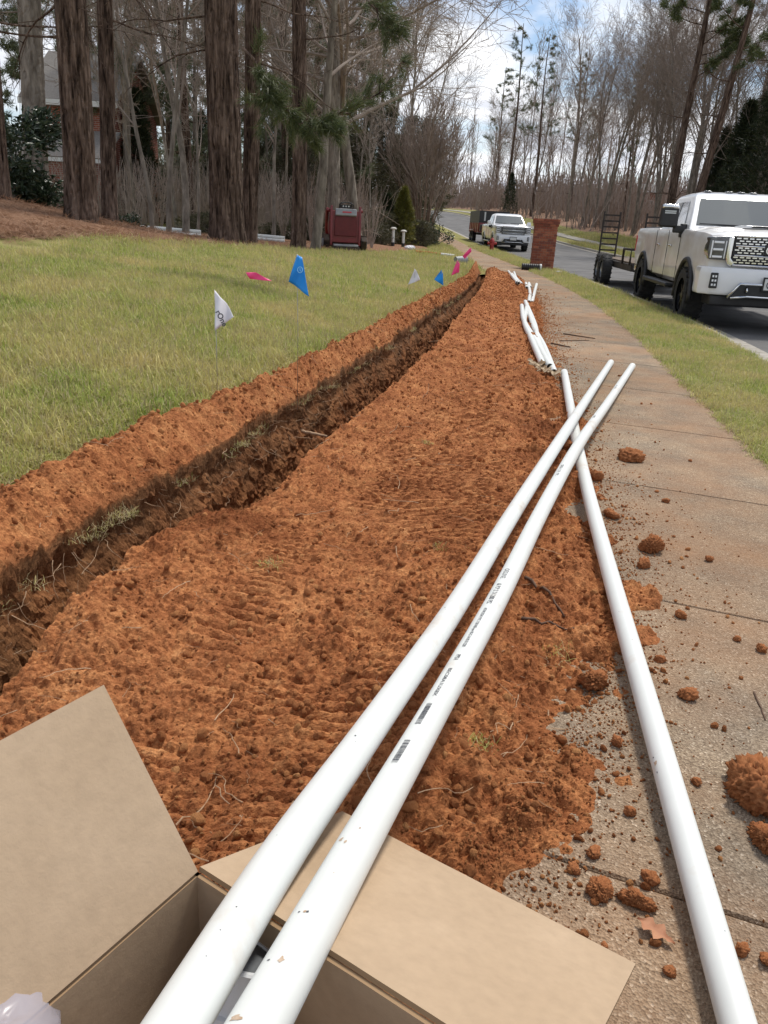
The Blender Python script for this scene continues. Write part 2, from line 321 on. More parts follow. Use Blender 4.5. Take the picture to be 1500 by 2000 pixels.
# ------------------------------------------------------------------ ground sheets
def sheet(name, ys, xs_fn, z_fn, m, cols):
    Y = np.repeat(ys[:, None], cols, 1); X = xs_fn(ys, np.linspace(0, 1, cols))
    Z = z_fn(X, Y); V = np.stack([X, Y, Z], -1).reshape(-1, 3)
    return tag(np_obj(name, V, grid_faces(len(ys), cols), m, smooth=True), kind='structure')
YS = np.concatenate([np.arange(-8, 2, .5), np.arange(2, 26, .12), np.arange(26, 60, .6), np.arange(60, 140, 2.5), np.arange(140, 421, 20)])
XB = lambda y: np.where(y < 19.8, LIPL(np.minimum(y, 24))-.06, LIPL(np.minimum(y, 24))-.06 + (XL(y)+.02-LIPL(np.minimum(y, 24))+.06)*sstep(19.8, 20.9, y))
def xs_lawn(y, t): return XB(y)[:, None] - (.9*t*t*t*t*160 + t*12)[None, :]
lawn = sheet('lawn', YS, xs_lawn, lawn_z, turf, 150)
tag(lawn, 'green and tan winter lawn sloping up to the pine trees', 'lawn')
def xs_verge(y, t): return XR(y)[:, None] + (XK(y)-XR(y))[:, None]*t[None, :]
tag(sheet('verge', YS, xs_verge, right_z, turf, 14), 'grass verge between sidewalk and road', 'verge')
def xs_road(y, t): return XK(y)[:, None] + .14 + (ROADW-.1)*t[None, :]
tag(sheet('road', YS, xs_road, lambda x, y: G(y)-.17 + .04*np.sin(np.clip((x-XK(y))/ROADW, 0, 1)*PI), asphalt, 12), 'grey asphalt road climbing away', 'road')
def xs_bank(y, t): return XK(y)[:, None] + ROADW + .18 + (22*t + 160*t**4)[None, :]
bank = sheet('bank', YS, xs_bank, right_z, [turf, litter], 90)
pc = np.zeros(len(bank.data.polygons)*3); bank.data.polygons.foreach_get('center', pc); pc = pc.reshape(-1, 3)
mi = ((pc[:, 0]-XK(pc[:, 1])-ROADW + 1.6*(fbm(pc[:, 0]*.5, pc[:, 1]*.5, 3)-.5)) > 6.0).astype(np.int32); bank.data.polygons.foreach_set('material_index', mi)
tag(bank, 'grass and leaf covered bank across the road', 'bank')
# base under everything so that the land reaches the horizon
V = [(-900, -300, -3), (900, -300, -3), (900, 1500, -3), (-900, 1500, -3)]
tag(np_obj('ground', V, np.array([[0, 1, 2, 3]]), turf), 'land underneath reaching to the horizon', 'ground', kind='structure')
def strip(name, prof, off, ys, m, label, cat):
    """extrude a (dx,dz) profile along a kerb-like line"""
    n = len(prof); V = np.zeros((len(ys), n, 3)); x0 = XK(ys)+off; g = G(ys)
    for j, (a, b) in enumerate(prof): V[:, j, 0] = x0+a; V[:, j, 1] = ys; V[:, j, 2] = g+b
    return tag(np_obj(name, V.reshape(-1, 3), grid_faces(len(ys), n, True), m), label, cat, kind='structure')
strip('kerb', [(0, -.3), (0, -.055), (.02, -.04), (.13, -.04), (.155, -.06), (.17, -.155), (.52, -.150), (.52, -.3)], 0, YS, kerbm, 'pale concrete kerb along the near side of the road', 'kerb')
strip('kerb', [(-.34, -.3), (-.34, -.150), (0, -.155), (.015, -.05), (.04, -.035), (.15, -.035), (.18, -.05), (.18, -.3)], ROADW, YS, kerbm, 'pale concrete kerb along the wooded side of the road', 'kerb')
strip('far_sidewalk', [(0, -.1), (0, .075), (1.15, .12), (1.15, -.1)], ROADW+1.55, YS, kerbm, 'narrow pale sidewalk across the road', 'sidewalk')

# sidewalk: a bed with one slab object per bay
def xs_walk(y, t): return XL(y)[:, None] + SWW*t[None, :]
walk = tag(sheet('sidewalk', YS, xs_walk, lambda x, y: G(y)-.012, joint, 6), 'brown aggregate concrete sidewalk strewn with clay', 'sidewalk')
JY = 2.30 + 1.33*np.arange(-4, 34); SKEW = .36
def slab(y0, y1, gap=.003):
    nx, ny = 7, 5; V = []
    for lev, ins in ((-.10, 0), (-.006, 0), (0, .004)):
        for i in range(ny):
            for j in range(nx):
                s = i/(ny-1); t = j/(nx-1)
                yy = y0+gap+ins + (y1-y0-2*(gap+ins))*s; x = XL(yy)+ins + (SWW-2*ins)*t
                y = yy - SKEW*(t-.5)*SWW; x = XL(y)+ins + (SWW-2*ins)*t
                V.append((x, y, float(G(y))+lev))
    def idx(l, i, j): return l*nx*ny + i*nx + j
    F = [[idx(2, i, j), idx(2, i, j+1), idx(2, i+1, j+1), idx(2, i+1, j)] for i in range(ny-1) for j in range(nx-1)]
    ring = [(0, j) for j in range(nx)] + [(i, nx-1) for i in range(1, ny)] + [(ny-1, j) for j in range(nx-2, -1, -1)] + [(i, 0) for i in range(ny-2, 0, -1)]
    for l in (0, 1):
        for k in range(len(ring)):
            a, b = ring[k], ring[(k+1) % len(ring)]; F.append([idx(l, *a), idx(l, *b), idx(l+1, *b), idx(l+1, *a)])
    return np_obj('slab', V, np.array(F), conc, walk)
for a, b in zip(JY[:-1], JY[1:]): slab(a, b)
yf = np.arange(JY[-1], 420, 3.0)
far_walk = np_obj('far_slabs', np.stack([np.repeat(yf[:, None], 2, 1)*0 + np.stack([XL(yf), XR(yf)], 1), np.repeat(yf[:, None], 2, 1), np.repeat(G(yf)[:, None], 2, 1)], -1).reshape(-1, 3), grid_faces(len(yf), 2), conc, walk)
far_walk['kind'] = 'stuff'

# pine straw bed lying on the lawn
def bed_mesh():
    xs = np.arange(-30, 3.0, .16); ys = np.arange(3, 46, .16); X, Y = np.meshgrid(xs, ys)
    ed = XMU(Y) - X + 1.1*(fbm(X*1.1, Y*1.1, 4)-.5)
    inside = (ed > 0) & (X < XL(Y)-.4) & ~((X < -4) & (Y > 27 + .5*(X+4)))
    h = lawn_z(X, Y) + .05*sstep(0, .5, ed) - .012 + .06*sstep(.1, 1, ed)*fbm(X*2.5, Y*2.5, 4)
    F = grid_faces(len(ys), len(xs)); ok = inside.ravel()[F].all(1); F = F[ok]; used = np.unique(F); rm = -np.ones(X.size, int); rm[used] = np.arange(len(used))
    V = np.stack([X.ravel(), Y.ravel(), h.ravel()], -1)[used]
    return V, rm[F]
BV, BF = bed_mesh()
tag(np_obj('pine_straw_bed', BV, BF, straw_bed, smooth=True), 'reddish brown pine straw bed under the trees', 'mulch bed', kind='structure')
def in_bed(X, Y): return (XMU(Y)-X + 1.1*(fbm(X*1.1, Y*1.1, 4)-.5)) > 0

# ------------------------------------------------------------------ the trench and its spoil
def fn_closed(y): return sstep(20.6, 19.4, y)                # 1 along the trench, 0 past its end
def spoil_right(X, Y):
    lr = LIPR(np.minimum(Y, 24)); xr = XSR(np.minimum(Y, 24)); w = np.maximum(xr-lr, .3)
    u = (X-lr)/w; ue = u + .24*(fbm(X*3.1, Y*3.1, 5, .6)-.5)*sstep(.5, .9, u)*2
    h = .068 + .020*np.exp(-((u-.11)/.10)**2) + .03*np.exp(-((u-.72)/.2)**2) - .012*np.exp(-((u-.45)/.15)**2)
    h = h*(1-sstep(.62, 1.02, ue)) - .030*sstep(.97, 1.08, ue)
    h = h + .14*np.exp(-((Y-19.3)/1.6)**2)*np.exp(-((u-.22)/.25)**2)
    body = 1-sstep(.92, 1.05, ue)
    tread = sstep(.20, .30, u)*(1-sstep(.62, .76, u))*sstep(.32, .52, fbm(X*1.3+9, Y*.9+4, 3))
    rg = Y*72 + X*14 + 6*fbm(X*3, Y*3, 2); ridge = (np.abs(np.sin(rg))**.7)
    h = h + tread*(.030*ridge-.020) + body*.05*(fbm(X*2.2+1, Y*2.2, 3)-.5)
    amp = body*(1-.62*tread)
    h = h + amp*(.26*clods(X, Y, .22, .18) + .26*clods(X+3, Y, .10, .26) + .36*clods(X, Y+7, .052, .38) + .62*clods(X+5, Y+3, .027, .6) + .8*clods(X+1, Y+5, .0155, .75) + .012*(fbm(X*28, Y*28, 3)-.5))
    rough = sstep(.62, .9, u)*body
    return h + rough*.35*clods(X+8, Y+2, .13, .6)
def spoil_left(X, Y):
    ll = LIPL(np.minimum(Y, 24)); xl = XSL(Y); w = np.maximum(ll-xl, .25); u = (ll-X)/w
    ue = u + .3*(fbm(X*3.3+5, Y*3.3, 4)-.5)*sstep(.4, .9, u)*1.5
    h = .02*u + .13*np.exp(-((u-.42)/.27)**2)
    h = h*(1-sstep(.80, 1.0, ue)) - .045*sstep(.93, 1.05, ue) - .02*(1-sstep(0, .12, u))
    h = h + .16*np.exp(-((Y-19.5)/1.6)**2)*np.exp(-((u-.45)/.35)**2)
    body = 1-sstep(.9, 1.02, ue)
    return h + body*(.05*(fbm(X*3+1, Y*3+8, 3)-.5) + .42*clods(X, Y, .11, .35) + .42*clods(X, Y+7, .055, .5) + .75*clods(X+5, Y+3, .028, .7) + .8*clods(X+1, Y+5, .016, .75) + .010*(fbm(X*28, Y*28, 3)-.5))
def base_left(X, Y): return lawn_z(np.minimum(X, XSL(Y)), Y)
def soil_rows():
    y = [-1.5]
    while y[-1] < 22.2: y.append(y[-1] + (.03 if y[-1] < .55 else min(.07, max(.0062, .0036*y[-1]**1.12))))
    return np.array(y)
def build_soil():
    y = soil_rows(); n = len(y); nA, nB, nC, nD, nE = 130, 46, 22, 26, 400
    ll, lr, xl, xr = LIPL(y), LIPR(y), XSL(y)-.14, XSR(y)+.16; g = G(y)
    wob = .05*(fbm(y*2.3, y*0+3, 4)-.5); ll = ll+wob; lr = lr + .05*(fbm(y*2.6, y*0+9, 4)-.5)
    tA = np.linspace(0, 1, nA)[None]; XA = xl[:, None] + (ll-xl)[:, None]*tA; YA = np.repeat(y[:, None], nA, 1)
    ZA = base_left(XA, YA) + spoil_left(XA, YA)
    end = sstep(22.0, 20.9, y)[:, None]; ZA = ZA - .25*(1-end)
    tE = np.linspace(0, 1, nE)[None]; XE = lr[:, None] + (xr-lr)[:, None]*tE; YE = np.repeat(y[:, None], nE, 1)
    ZE = g[:, None] + spoil_right(XE, YE) - .25*(1-end)
    dep = (-.72*fn_closed(y) + .0)[:, None] + g[:, None]
    zl = ZA[:, -1:]; zr = ZE[:, :1]; zf = np.minimum(dep, np.minimum(zl, zr)-.01)
    wl_ = ll[:, None]; wr_ = lr[:, None]
    tB = np.linspace(0, 1, nB+2)[None, 1:-1]; ZB = zl + (zf-zl)*tB; YB = np.repeat(y[:, None], nB, 1)
    bulge = (fbm(YB*4, ZB*5+3, 5, .6)-.5)*.07 + .25*clods(YB, ZB+20, .09, .35) + .5*clods(YB+4, ZB+20, .035, .5) - .035*np.exp(-((tB-.16)/.09)**2) + .02*(fbm(YB*40, ZB*40, 2)-.5)
    XBw = wl_ + .05*tB + bulge*np.sin(np.clip(tB*6, 0, 1)*PI/2)*np.where(tB > .9, (1-tB)*10, 1)
    tC = np.linspace(0, 1, nC)[None]; XC = wl_+.05 + (wr_-.04-wl_-.05)*tC; YC = np.repeat(y[:, None], nC, 1)
    ZC = zf + .07*(fbm(XC*6, YC*4, 4)-.35)*fn_closed(y)[:, None] + .6*clods(XC, YC, .09, .5)*fn_closed(y)[:, None]
    tD = np.linspace(0, 1, nD+2)[None, 1:-1]; ZD = zf + (zr-zf)*tD; YD = np.repeat(y[:, None], nD, 1)
    XD = wr_ - .04*(1-tD) - ((fbm(YD*4+7, ZD*5, 5, .6)-.5)*.07 + .4*clods(YD+9, ZD+20, .07, .45) + .5*clods(YD+2, ZD+20, .03, .5))*np.sin(tD*PI)
    X = np.concatenate([XA, XBw, XC, XD, XE], 1); Z = np.concatenate([ZA, ZB, ZC, ZD, ZE], 1); Y = np.repeat(y[:, None], X.shape[1], 1)
    top = np.zeros_like(X); top[:, nA:nA+nB] = np.clip((1-.42*sstep(.12, .5, tB+.25*(fbm(YB*3, ZB*3, 3)-.5)))*(.42+.8*fbm(YB*7, ZB*7, 3)), 0, .95); top[:, nA-10:nA] = np.linspace(0, .55, 10)[None]*np.clip(fbm(YA[:, -10:]*4, XA[:, -10:]*4, 3)*2-.5, 0, 1)  # dark root band at the top of the wall, painted trench shade further down
    top[:, nA+nB:nA+nB+nC+nD-4] = .45  # trench shade painted over the floor and right wall
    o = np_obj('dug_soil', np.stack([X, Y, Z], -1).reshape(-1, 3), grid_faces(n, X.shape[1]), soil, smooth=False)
    at_ = o.data.attributes.new('topsoil_shade', 'FLOAT', 'POINT'); at_.data.foreach_set('value', top.ravel().astype(np.float32))
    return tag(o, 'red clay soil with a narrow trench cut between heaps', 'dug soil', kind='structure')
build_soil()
def soil_z(x, y):
    """height of the soil right of the trench, or of the walk where bare"""
    x = np.asarray(x, float); y = np.asarray(y, float)
    return np.maximum(G(y) + spoil_right(x, y), G(y))

# ------------------------------------------------------------------ scattering for stuff
def scatter(name, P, rot, scl, idx, meshes, label, cat):
    me = bpy.data.meshes.new(name); me.vertices.add(len(P)); me.vertices.foreach_set('co', np.asarray(P, np.float32).ravel())
    for nm, ty, key, dat in (('rot', 'FLOAT_VECTOR', 'vector', rot), ('scl', 'FLOAT_VECTOR', 'vector', scl), ('idx', 'INT', 'value', idx)):
        a = me.attributes.new(nm, ty, 'POINT'); a.data.foreach_set(key, np.asarray(dat, np.int32 if ty == 'INT' else np.float32).ravel())
    o = link(bpy.data.objects.new(name, me)); col = bpy.data.collections.new(name+'_source')
    for i, m in enumerate(meshes):
        s = bpy.data.objects.new('%s_source_%02d' % (name, i), m); col.objects.link(s)
    ng = bpy.data.node_groups.new(name, 'GeometryNodeTree'); ng.interface.new_socket('Geometry', in_out='INPUT', socket_type='NodeSocketGeometry'); ng.interface.new_socket('Geometry', in_out='OUTPUT', socket_type='NodeSocketGeometry')
    N = ng.nodes; L = ng.links; gi = N.new('NodeGroupInput'); go = N.new('NodeGroupOutput'); ip = N.new('GeometryNodeInstanceOnPoints'); ci = N.new('GeometryNodeCollectionInfo')
    ci.inputs[0].default_value = col; ci.inputs[1].default_value = True; ci.inputs[2].default_value = True
    def na(nm, ty): n = N.new('GeometryNodeInputNamedAttribute'); n.data_type = ty; n.inputs[0].default_value = nm; return n.outputs[0]
    L.new(gi.outputs[0], ip.inputs['Points']); L.new(ci.outputs[0], ip.inputs['Instance']); ip.inputs['Pick Instance'].default_value = True
    L.new(na('idx', 'INT'), ip.inputs['Instance Index']); L.new(na('rot', 'FLOAT_VECTOR'), ip.inputs['Rotation']); L.new(na('scl', 'FLOAT_VECTOR'), ip.inputs['Scale']); L.new(ip.outputs[0], go.inputs[0])
    o.modifiers.new('scatter', 'NODES').node_group = ng
    return tag(o, label, cat, kind='stuff')
def clod_mesh(seed, sub=2, rough=.35):
    bm = bmesh.new(); bmesh.ops.create_icosphere(bm, subdivisions=sub, radius=1); rs = np.random.default_rng(seed)
    ctr = rs.normal(size=(9, 3)); ctr /= np.linalg.norm(ctr, axis=1)[:, None]; amp = rs.uniform(-.5, .5, 9); st = rs.uniform(.75, 1.2, 3)
    for v in bm.verts:
        p = np.array(v.co); k = 1 + rough*np.sum(amp*np.exp(-((p-ctr)**2).sum(1)*2.2)) + rough*.25*rs.uniform(-1, 1)
        v.co = Vector(p*k*st); v.co.z *= .78
    me = bpy.data.meshes.new('clod'); bm.to_mesh(me); bm.free(); me.materials.append(clodm)
    return me
CL = [clod_mesh(i, 2, .55) for i in range(6)]
def blades(n, h, spread, seed, tan=.3, w=.004, lean=.6, mats=None, lp=.8):
    rs = np.random.default_rng(seed); a = rs.uniform(0, 2*PI, n); rr = spread*np.sqrt(rs.random(n)); b = np.stack([rr*np.cos(a), rr*np.sin(a), np.full(n, -.008)], 1)
    la = rs.uniform(0, 2*PI, n); ln = lean*rs.random(n)**lp; hh = h*rs.uniform(.45, 1.1, n); d = np.stack([np.cos(la)*np.sin(ln), np.sin(la)*np.sin(ln), np.cos(ln)], 1)
    s = np.stack([-np.sin(la), np.cos(la), 0*la], 1)*w; m1 = b+d*(hh*.5)[:, None]; dr = d.copy(); dr[:, 2] -= rs.uniform(.1, .7, n); tip = m1+dr*(hh*.5)[:, None]
    V = np.stack([b-s, b+s, m1-s*.8, m1+s*.8, tip], 1).reshape(-1, 3); i = np.arange(n)[:, None]*5
    q = i+np.array([[0, 1, 3, 2]]); t = i+np.array([[2, 3, 4]]); mi = (rs.random(n) < tan).astype(int)
    return np_mesh('tuft', V, [q, t], mats or [grass_green, grass_tan], mi=np.concatenate([mi, mi]))
def put(n, xf, yf_, zf, keep=None):
    pass
# ------------------------------------------------------------------ pipes
PR = .029
def smooth_path(P, n=60):
    P = np.array(P, float); k = np.concatenate([[0], np.cumsum(np.linalg.norm(np.diff(P, axis=0), axis=1))]); t = np.linspace(0, k[-1], n)
    out = np.zeros((n, 3))
    for c in range(3):
        v = P[:, c]; m = np.gradient(v, k); i = np.clip(np.searchsorted(k, t)-1, 0, len(k)-2); h = k[i+1]-k[i]; q = (t-k[i])/h
        out[:, c] = (2*q**3-3*q**2+1)*v[i] + (q**3-2*q**2+q)*h*m[i] + (-2*q**3+3*q**2)*v[i+1] + (q**3-q**2)*h*m[i+1]
    return out
def frames(P):
    d = np.gradient(P, axis=0); d /= np.linalg.norm(d, axis=1)[:, None]; s = np.cross(d, [0, 0, 1.0]); s /= np.linalg.norm(s, axis=1)[:, None]; return d, s, np.cross(s, d)
def pipe(P, name, label, group=None, r=PR, k=28, rot=None, bore=True):
    n = len(P); d, s, u = frames(P); a = np.arange(k)*2*PI/k; ring = np.cos(a)[None, :, None]*s[:, None] + np.sin(a)[None, :, None]*u[:, None]
    t = thing(name, label, 'pipe', tuple(P[0]), 0, group); base = P[0]
    O = P[:, None]+r*ring; V = np.concatenate([P[:1, None]+(r*.86)*ring[:1], P[:1, None]+(r-.0015)*ring[:1] - 0*d[:1, None], O, P[-1:, None]+(r-.0015)*ring[-1:], P[-1:, None]+(r*.86)*ring[-1:]], 0)
    V[2] += .0015*d[0]; V[-3] -= .0015*d[-1]
    np_obj('wall', (V-base).reshape(-1, 3), grid_faces(n+4, k, True), pvc, t, smooth=True)
    if bore:
        I = P[:, None]+(r*.86)*ring; np_obj('bore', (I-base).reshape(-1, 3), grid_faces(n, k, True)[:, ::-1], pvc_in, t, smooth=True)
    return t, base, (P, d, s, u)
def on_pipe(fr, base, s_, th, r):
    P, d, s, u = fr; L = np.concatenate([[0], np.cumsum(np.linalg.norm(np.diff(P, axis=0), axis=1))])
    c = np.stack([np.interp(s_, L, P[:, i]) for i in range(3)], -1); a = np.stack([np.interp(s_, L, s[:, i]) for i in range(3)], -1); b = np.stack([np.interp(s_, L, u[:, i]) for i in range(3)], -1)
    return c + r*(np.cos(th)[:, None]*a + np.sin(th)[:, None]*b) - base
def text_mesh(txt, size, bold=.012):
    cu = bpy.data.curves.new('t', 'FONT'); cu.body = txt; cu.size = size; cu.resolution_u = 3; cu.offset = size*bold; o = bpy.data.objects.new('t', cu); COL.objects.link(o)
    dg = bpy.context.evaluated_depsgraph_get(); me = bpy.data.meshes.new_from_object(o.evaluated_get(dg)); V = np.zeros(len(me.vertices)*3); me.vertices.foreach_get('co', V)
    F = [list(p.vertices) for p in me.polygons]; bpy.data.objects.remove(o); bpy.data.curves.remove(cu); return V.reshape(-1, 3), F
def wrap_text(t, base, fr, txt, s0, th0, size, sx=1.0, lift=.0005, m=None, r=PR):
    V, F = text_mesh(txt, size)
    if not len(V): return 0
    W = on_pipe(fr, base, s0+V[:, 0]*sx, th0+(V[:, 1]-size*.33)/r, r+lift)
    me = bpy.data.meshes.new('print'); me.from_pydata([tuple(p) for p in W], [], F); me.materials.append(m or ink); link(bpy.data.objects.new('printed_text', me), t)
    return float(V[:, 0].max())*sx
def wrap_bars(t, base, fr, s0, s1, th0, hgt, seed, r=PR):
    rs = random.Random(seed); V = []; F = []; s = s0
    while s < s1:
        w = rs.choice([.0007, .0007, .0013, .0019]); 
        for q in range(4):
            for ss in (s, s+w): V.append((ss, th0+(q/3-.5)*hgt/r))
        b = len(V)-8; F += [(b+2*q, b+2*q+1, b+2*q+3, b+2*q+2) for q in range(3)]; s += w+rs.choice([.0007, .001, .0018])
    V = np.array(V); W = on_pipe(fr, base, V[:, 0], V[:, 1], r+.0005)
    np_obj('barcode', W, np.array(F), ink, t)
def spots(t, base, fr, lst, seed, r=PR):
    """small dirt marks: irregular flat flecks that follow the wall"""
    rs = random.Random(seed)
    for s, th, sz, asp, m in lst:
        k = 11; V = [(s, th)]
        for j in range(k):
            a = 2*PI*j/k; q = sz*.62*rs.uniform(.45, 1.1); V.append((s+q*asp*math.cos(a), th+q*math.sin(a)/r))
        V = np.array(V); W = on_pipe(fr, base, V[:, 0], V[:, 1], r+.0004)
        np_obj('dirt_mark', W, np.array([[0, 1+j, 1+(j+1) % k] for j in range(k)]), m, t)
def zc(P):                                                   # keep a pipe's underside out of the ground
    P = P.copy(); P[:, 2] = np.maximum(P[:, 2], soil_z(P[:, 0], P[:, 1]) + PR*.9); k = np.array([.25, .5, .25])
    for _ in range(40): P[1:-1, 2] = np.maximum((P[:-2, 2]+P[2:, 2])*.25+P[1:-1, 2]*.5, 0)
    return P
pa = [at(*q) for q in [(1193, 708, .035), (1145, 781, .095), (1100, 850, .165), (990, 1022, .195), (882, 1197, .225), (706, 1450, .30), (524, 1710, .39), (347, 2000, .445)]]
pa.append(pa[-1] + (pa[-1]-pa[-2])*1.15)
pb = [at(*q) for q in [(1235, 715, .035), (1185, 790, .08), (1128, 872, .145), (1052, 1010, .17), (972, 1170, .20), (843, 1400, .25), (690, 1668, .35), (507, 2000, .43)]]
pb.append(pb[-1] + (pb[-1]-pb[-2])*1.15)
PA, PB = smooth_path(pa, 90), smooth_path(pb, 90)
ta, ba, fa = pipe(PA, 'pvc_pipe', 'white plastic pipe propped on the box, on the trench side of the printed pipe')
spots(ta, ba, fa, [(6.60, 1.5, .004, 1.2, ink), (6.62, 1.75, .002, 1, ink), (6.93, 1.3, .0016, 1, ink), (5.92, 1.2, .0032, 1.1, ink), (5.935, 1.42, .0016, 1, ink), (7.08, 1.6, .002, 1, ink), (7.12, 1.55, .0015, 1, ink), (7.16, 1.62, .0012, 1, ink)], 1)
tb, bb, fb = pipe(PB, 'pvc_pipe', 'white plastic pipe with black print and barcodes, propped on the cardboard box')
LB = float(np.linalg.norm(np.diff(PB, axis=0), axis=1).sum())
def s_at(fr, u, v):                                          # arclength of the path point seen nearest a pixel
    P = fr[0]; q = P-np.array([0, 0, CH]); dd = q@_f; U = 750+FPX*(q@_r)/dd; Vv = 1000-FPX*(q@_u)/dd; i = int(np.argmin((U-u)**2+(Vv-v)**2))
    return float(np.concatenate([[0], np.cumsum(np.linalg.norm(np.diff(P, axis=0), axis=1))])[i])
s0 = s_at(fb, 1000, 1125)
TH = 1.35
w = wrap_text(tb, bb, fb, 'OEIUNE', s0, TH, .020, 1.15)
wrap_text(tb, bb, fb, '& PIP 2 IN 200 PSI', s0+.125, TH, .019, 1.05)
s1 = s_at(fb, 945, 1222); s2 = s_at(fb, 890, 1305); s3 = s_at(fb, 872, 1338); s4 = s_at(fb, 838, 1380)
wrap_text(tb, bb, fb, 'ASTM D2241 PVC 1120 NSF-pw HS-C-14-9S 011220', s1-.03, TH, .0115, (s2-s1+.02)/.285)
wrap_text(tb, bb, fb, 'PPEA', s2, TH, .0145, 1.0)
wrap_text(tb, bb, fb, 'BEC08A1UX8X', s3-.01, TH, .011, (s4-s3)/.085)
wrap_text(tb, bb, fb, '1236', s4+.012, TH, .014, 1.1)
b0 = s_at(fb, 820, 1405); b1 = s_at(fb, 800, 1438); b2 = s_at(fb, 786, 1462); b3 = s_at(fb, 765, 1500)
wrap_bars(tb, bb, fb, b0, b1+.012, TH, .011, 3); wrap_bars(tb, bb, fb, b2, b3+.008, TH, .011, 5)
far_text = s_at(fb, 1085, 955)
wrap_text(tb, bb, fb, 'SDR 26   2 IN   PVC', far_text-.3, TH, .017, 1.3); wrap_text(tb, bb, fb, '200 PSI', s_at(fb, 1150, 830)-.2, TH, .017, 1.6); wrap_text(tb, bb, fb, 'PVC 1120  160', s_at(fb, 1190, 770)-.35, TH, .017, 1.6)
sb = s_at(fb, 660, 1700)
spots(tb, bb, fb, [(sb, 1.0, .007, 1.0, smear), (sb+.01, 1.3, .004, 2.0, smear), (sb-.03, 1.6, .003, 1.6, smear), (s_at(fb, 570, 1830), 1.35, .0035, 1, smear), (s_at(fb, 566, 1835), 1.1, .0028, 1, ink), (s_at(fb, 545, 1870), 1.0, .004, .5, ink), (s_at(fb, 560, 1868), 1.45, .003, 1.3, ink),
                   (s_at(fb, 480, 1975), 1.1, .013, .6, smear), (s_at(fb, 490, 1970), 1.5, .006, 1.6, smear), (s_at(fb, 640, 1760), 1.6, .002, 1, smear), (s_at(fb, 610, 1790), 1.3, .002, 1, smear)], 2)
prr = [at(*q) for q in [(1102, 727, .032), (1118, 815, .034), (1140, 925, .036), (1200, 1150, .036), (1300, 1500, .034), (1440, 2000, .034)]]
prr.append(prr[-1]+(prr[-1]-prr[-2])*.5)
PC = smooth_path(prr, 70)
_d = PC-np.array([0, 0, CH])
for _ in range(3):
    _n = np.max([soil_z(PC[:, 0]+o, PC[:, 1])-q for o, q in ((0, 0), (-.018, .008), (.018, .008))], 0)+PR*.5; _n = np.maximum(np.maximum(_n, PC[:, 2]), 0); _n = np.array([_n[max(0, i-4):i+5].max() for i in range(len(_n))]); _n = np.convolve(np.pad(_n, 7, mode='edge'), np.ones(15)/15, 'valid'); PC = np.array([0, 0, CH])+_d*((_n-CH)/_d[:, 2])[:, None]
tcp, bc, fc = pipe(PC, 'pvc_pipe', 'white plastic pipe lying flat on the sidewalk, crossed over by two propped pipes')
sc_ = s_at(fc, 1283, 1530)
spots(tcp, bc, fc, [(sc_, .5, .010, 1.6, smear), (sc_-.02, .45, .004, 1.2, ink), (sc_+.03, .45, .003, 2, ink), (s_at(fc, 1400, 1870), 2.0, .002, 1, ink), (s_at(fc, 1350, 1750), 2.1, .0012, 1, ink), (s_at(fc, 1235, 1270), 1.5, .003, 1, smear), (s_at(fc, 1215, 1200), 1.0, .002, 1, ink)], 3)
# bundle farther along the walk
def far_pipe(pts, label, group, nm='pvc_pipe', r=PR):
    P = smooth_path([at(u, v, z) for u, v, z in pts], 30); d = P-np.array([0, 0, CH])
    for _ in range(3):                                       # slide points toward the eye until they clear the heap
        need = np.maximum(soil_z(P[:, 0], P[:, 1])+r*.8, P[:, 2]); need = np.convolve(np.pad(need, 6, mode='edge'), np.ones(13)/13, 'valid'); need = np.maximum(need, P[:, 2]); P = np.array([0, 0, CH])+d*((need-CH)/d[:, 2])[:, None]
    return pipe(P, nm, label, group, r, 14)
GB = 'pipes piled past the end of the flat pipe'
far_pipe([(1060, 712, .085), (1038, 662, .10), (1024, 625, .10), (1027, 610, .11), (1029, 594, .12)], 'white pipe with open brown bore, on the trench side of the pile', None)
far_pipe([(1082, 727, .05), (1060, 672, .05), (1045, 645, .05), (1036, 620, .06), (1026, 589, .08)], 'white pipe whose muddy end reaches nearest the flat pipe', None)
far_pipe([(1074, 716, .06), (1046, 665, .05), (1024, 628, .05), (1019, 597, .06)], 'white pipe lying under two others in the sidewalk pile', None)
far_pipe([(1066, 706, .045), (1049, 660, .05), (1046, 640, .055), (1040, 622, .06), (1030, 598, .07)], 'white pipe bowed toward the verge in the sidewalk pile', None)
GC = 'short pipes beyond the pile'
for pts in ([(1033, 590, .06), (1035, 572, .08), (1032, 556, .09)], [(1039, 591, .07), (1044, 570, .07), (1048, 555, .08)], [(1029, 562, .06), (1027, 553, .07)], [(1036, 561, .08), (1033, 553, .09)]):
    far_pipe(pts, 'short cream white pipe propped at a slant beyond the sidewalk pile', GC)
GD = 'white pipes on the far heap'
for pts in ([(1010, 552, .10), (1003, 543, .15), (993, 530, .19)], [(1013, 553, .10), (1006, 543, .14), (1000, 535, .17)], [(1019, 555, .06), (1009, 544, .10), (1004, 532, .15)]):
    far_pipe(pts, 'thin white pipe leaning on the heap near the brick pillar', GD)
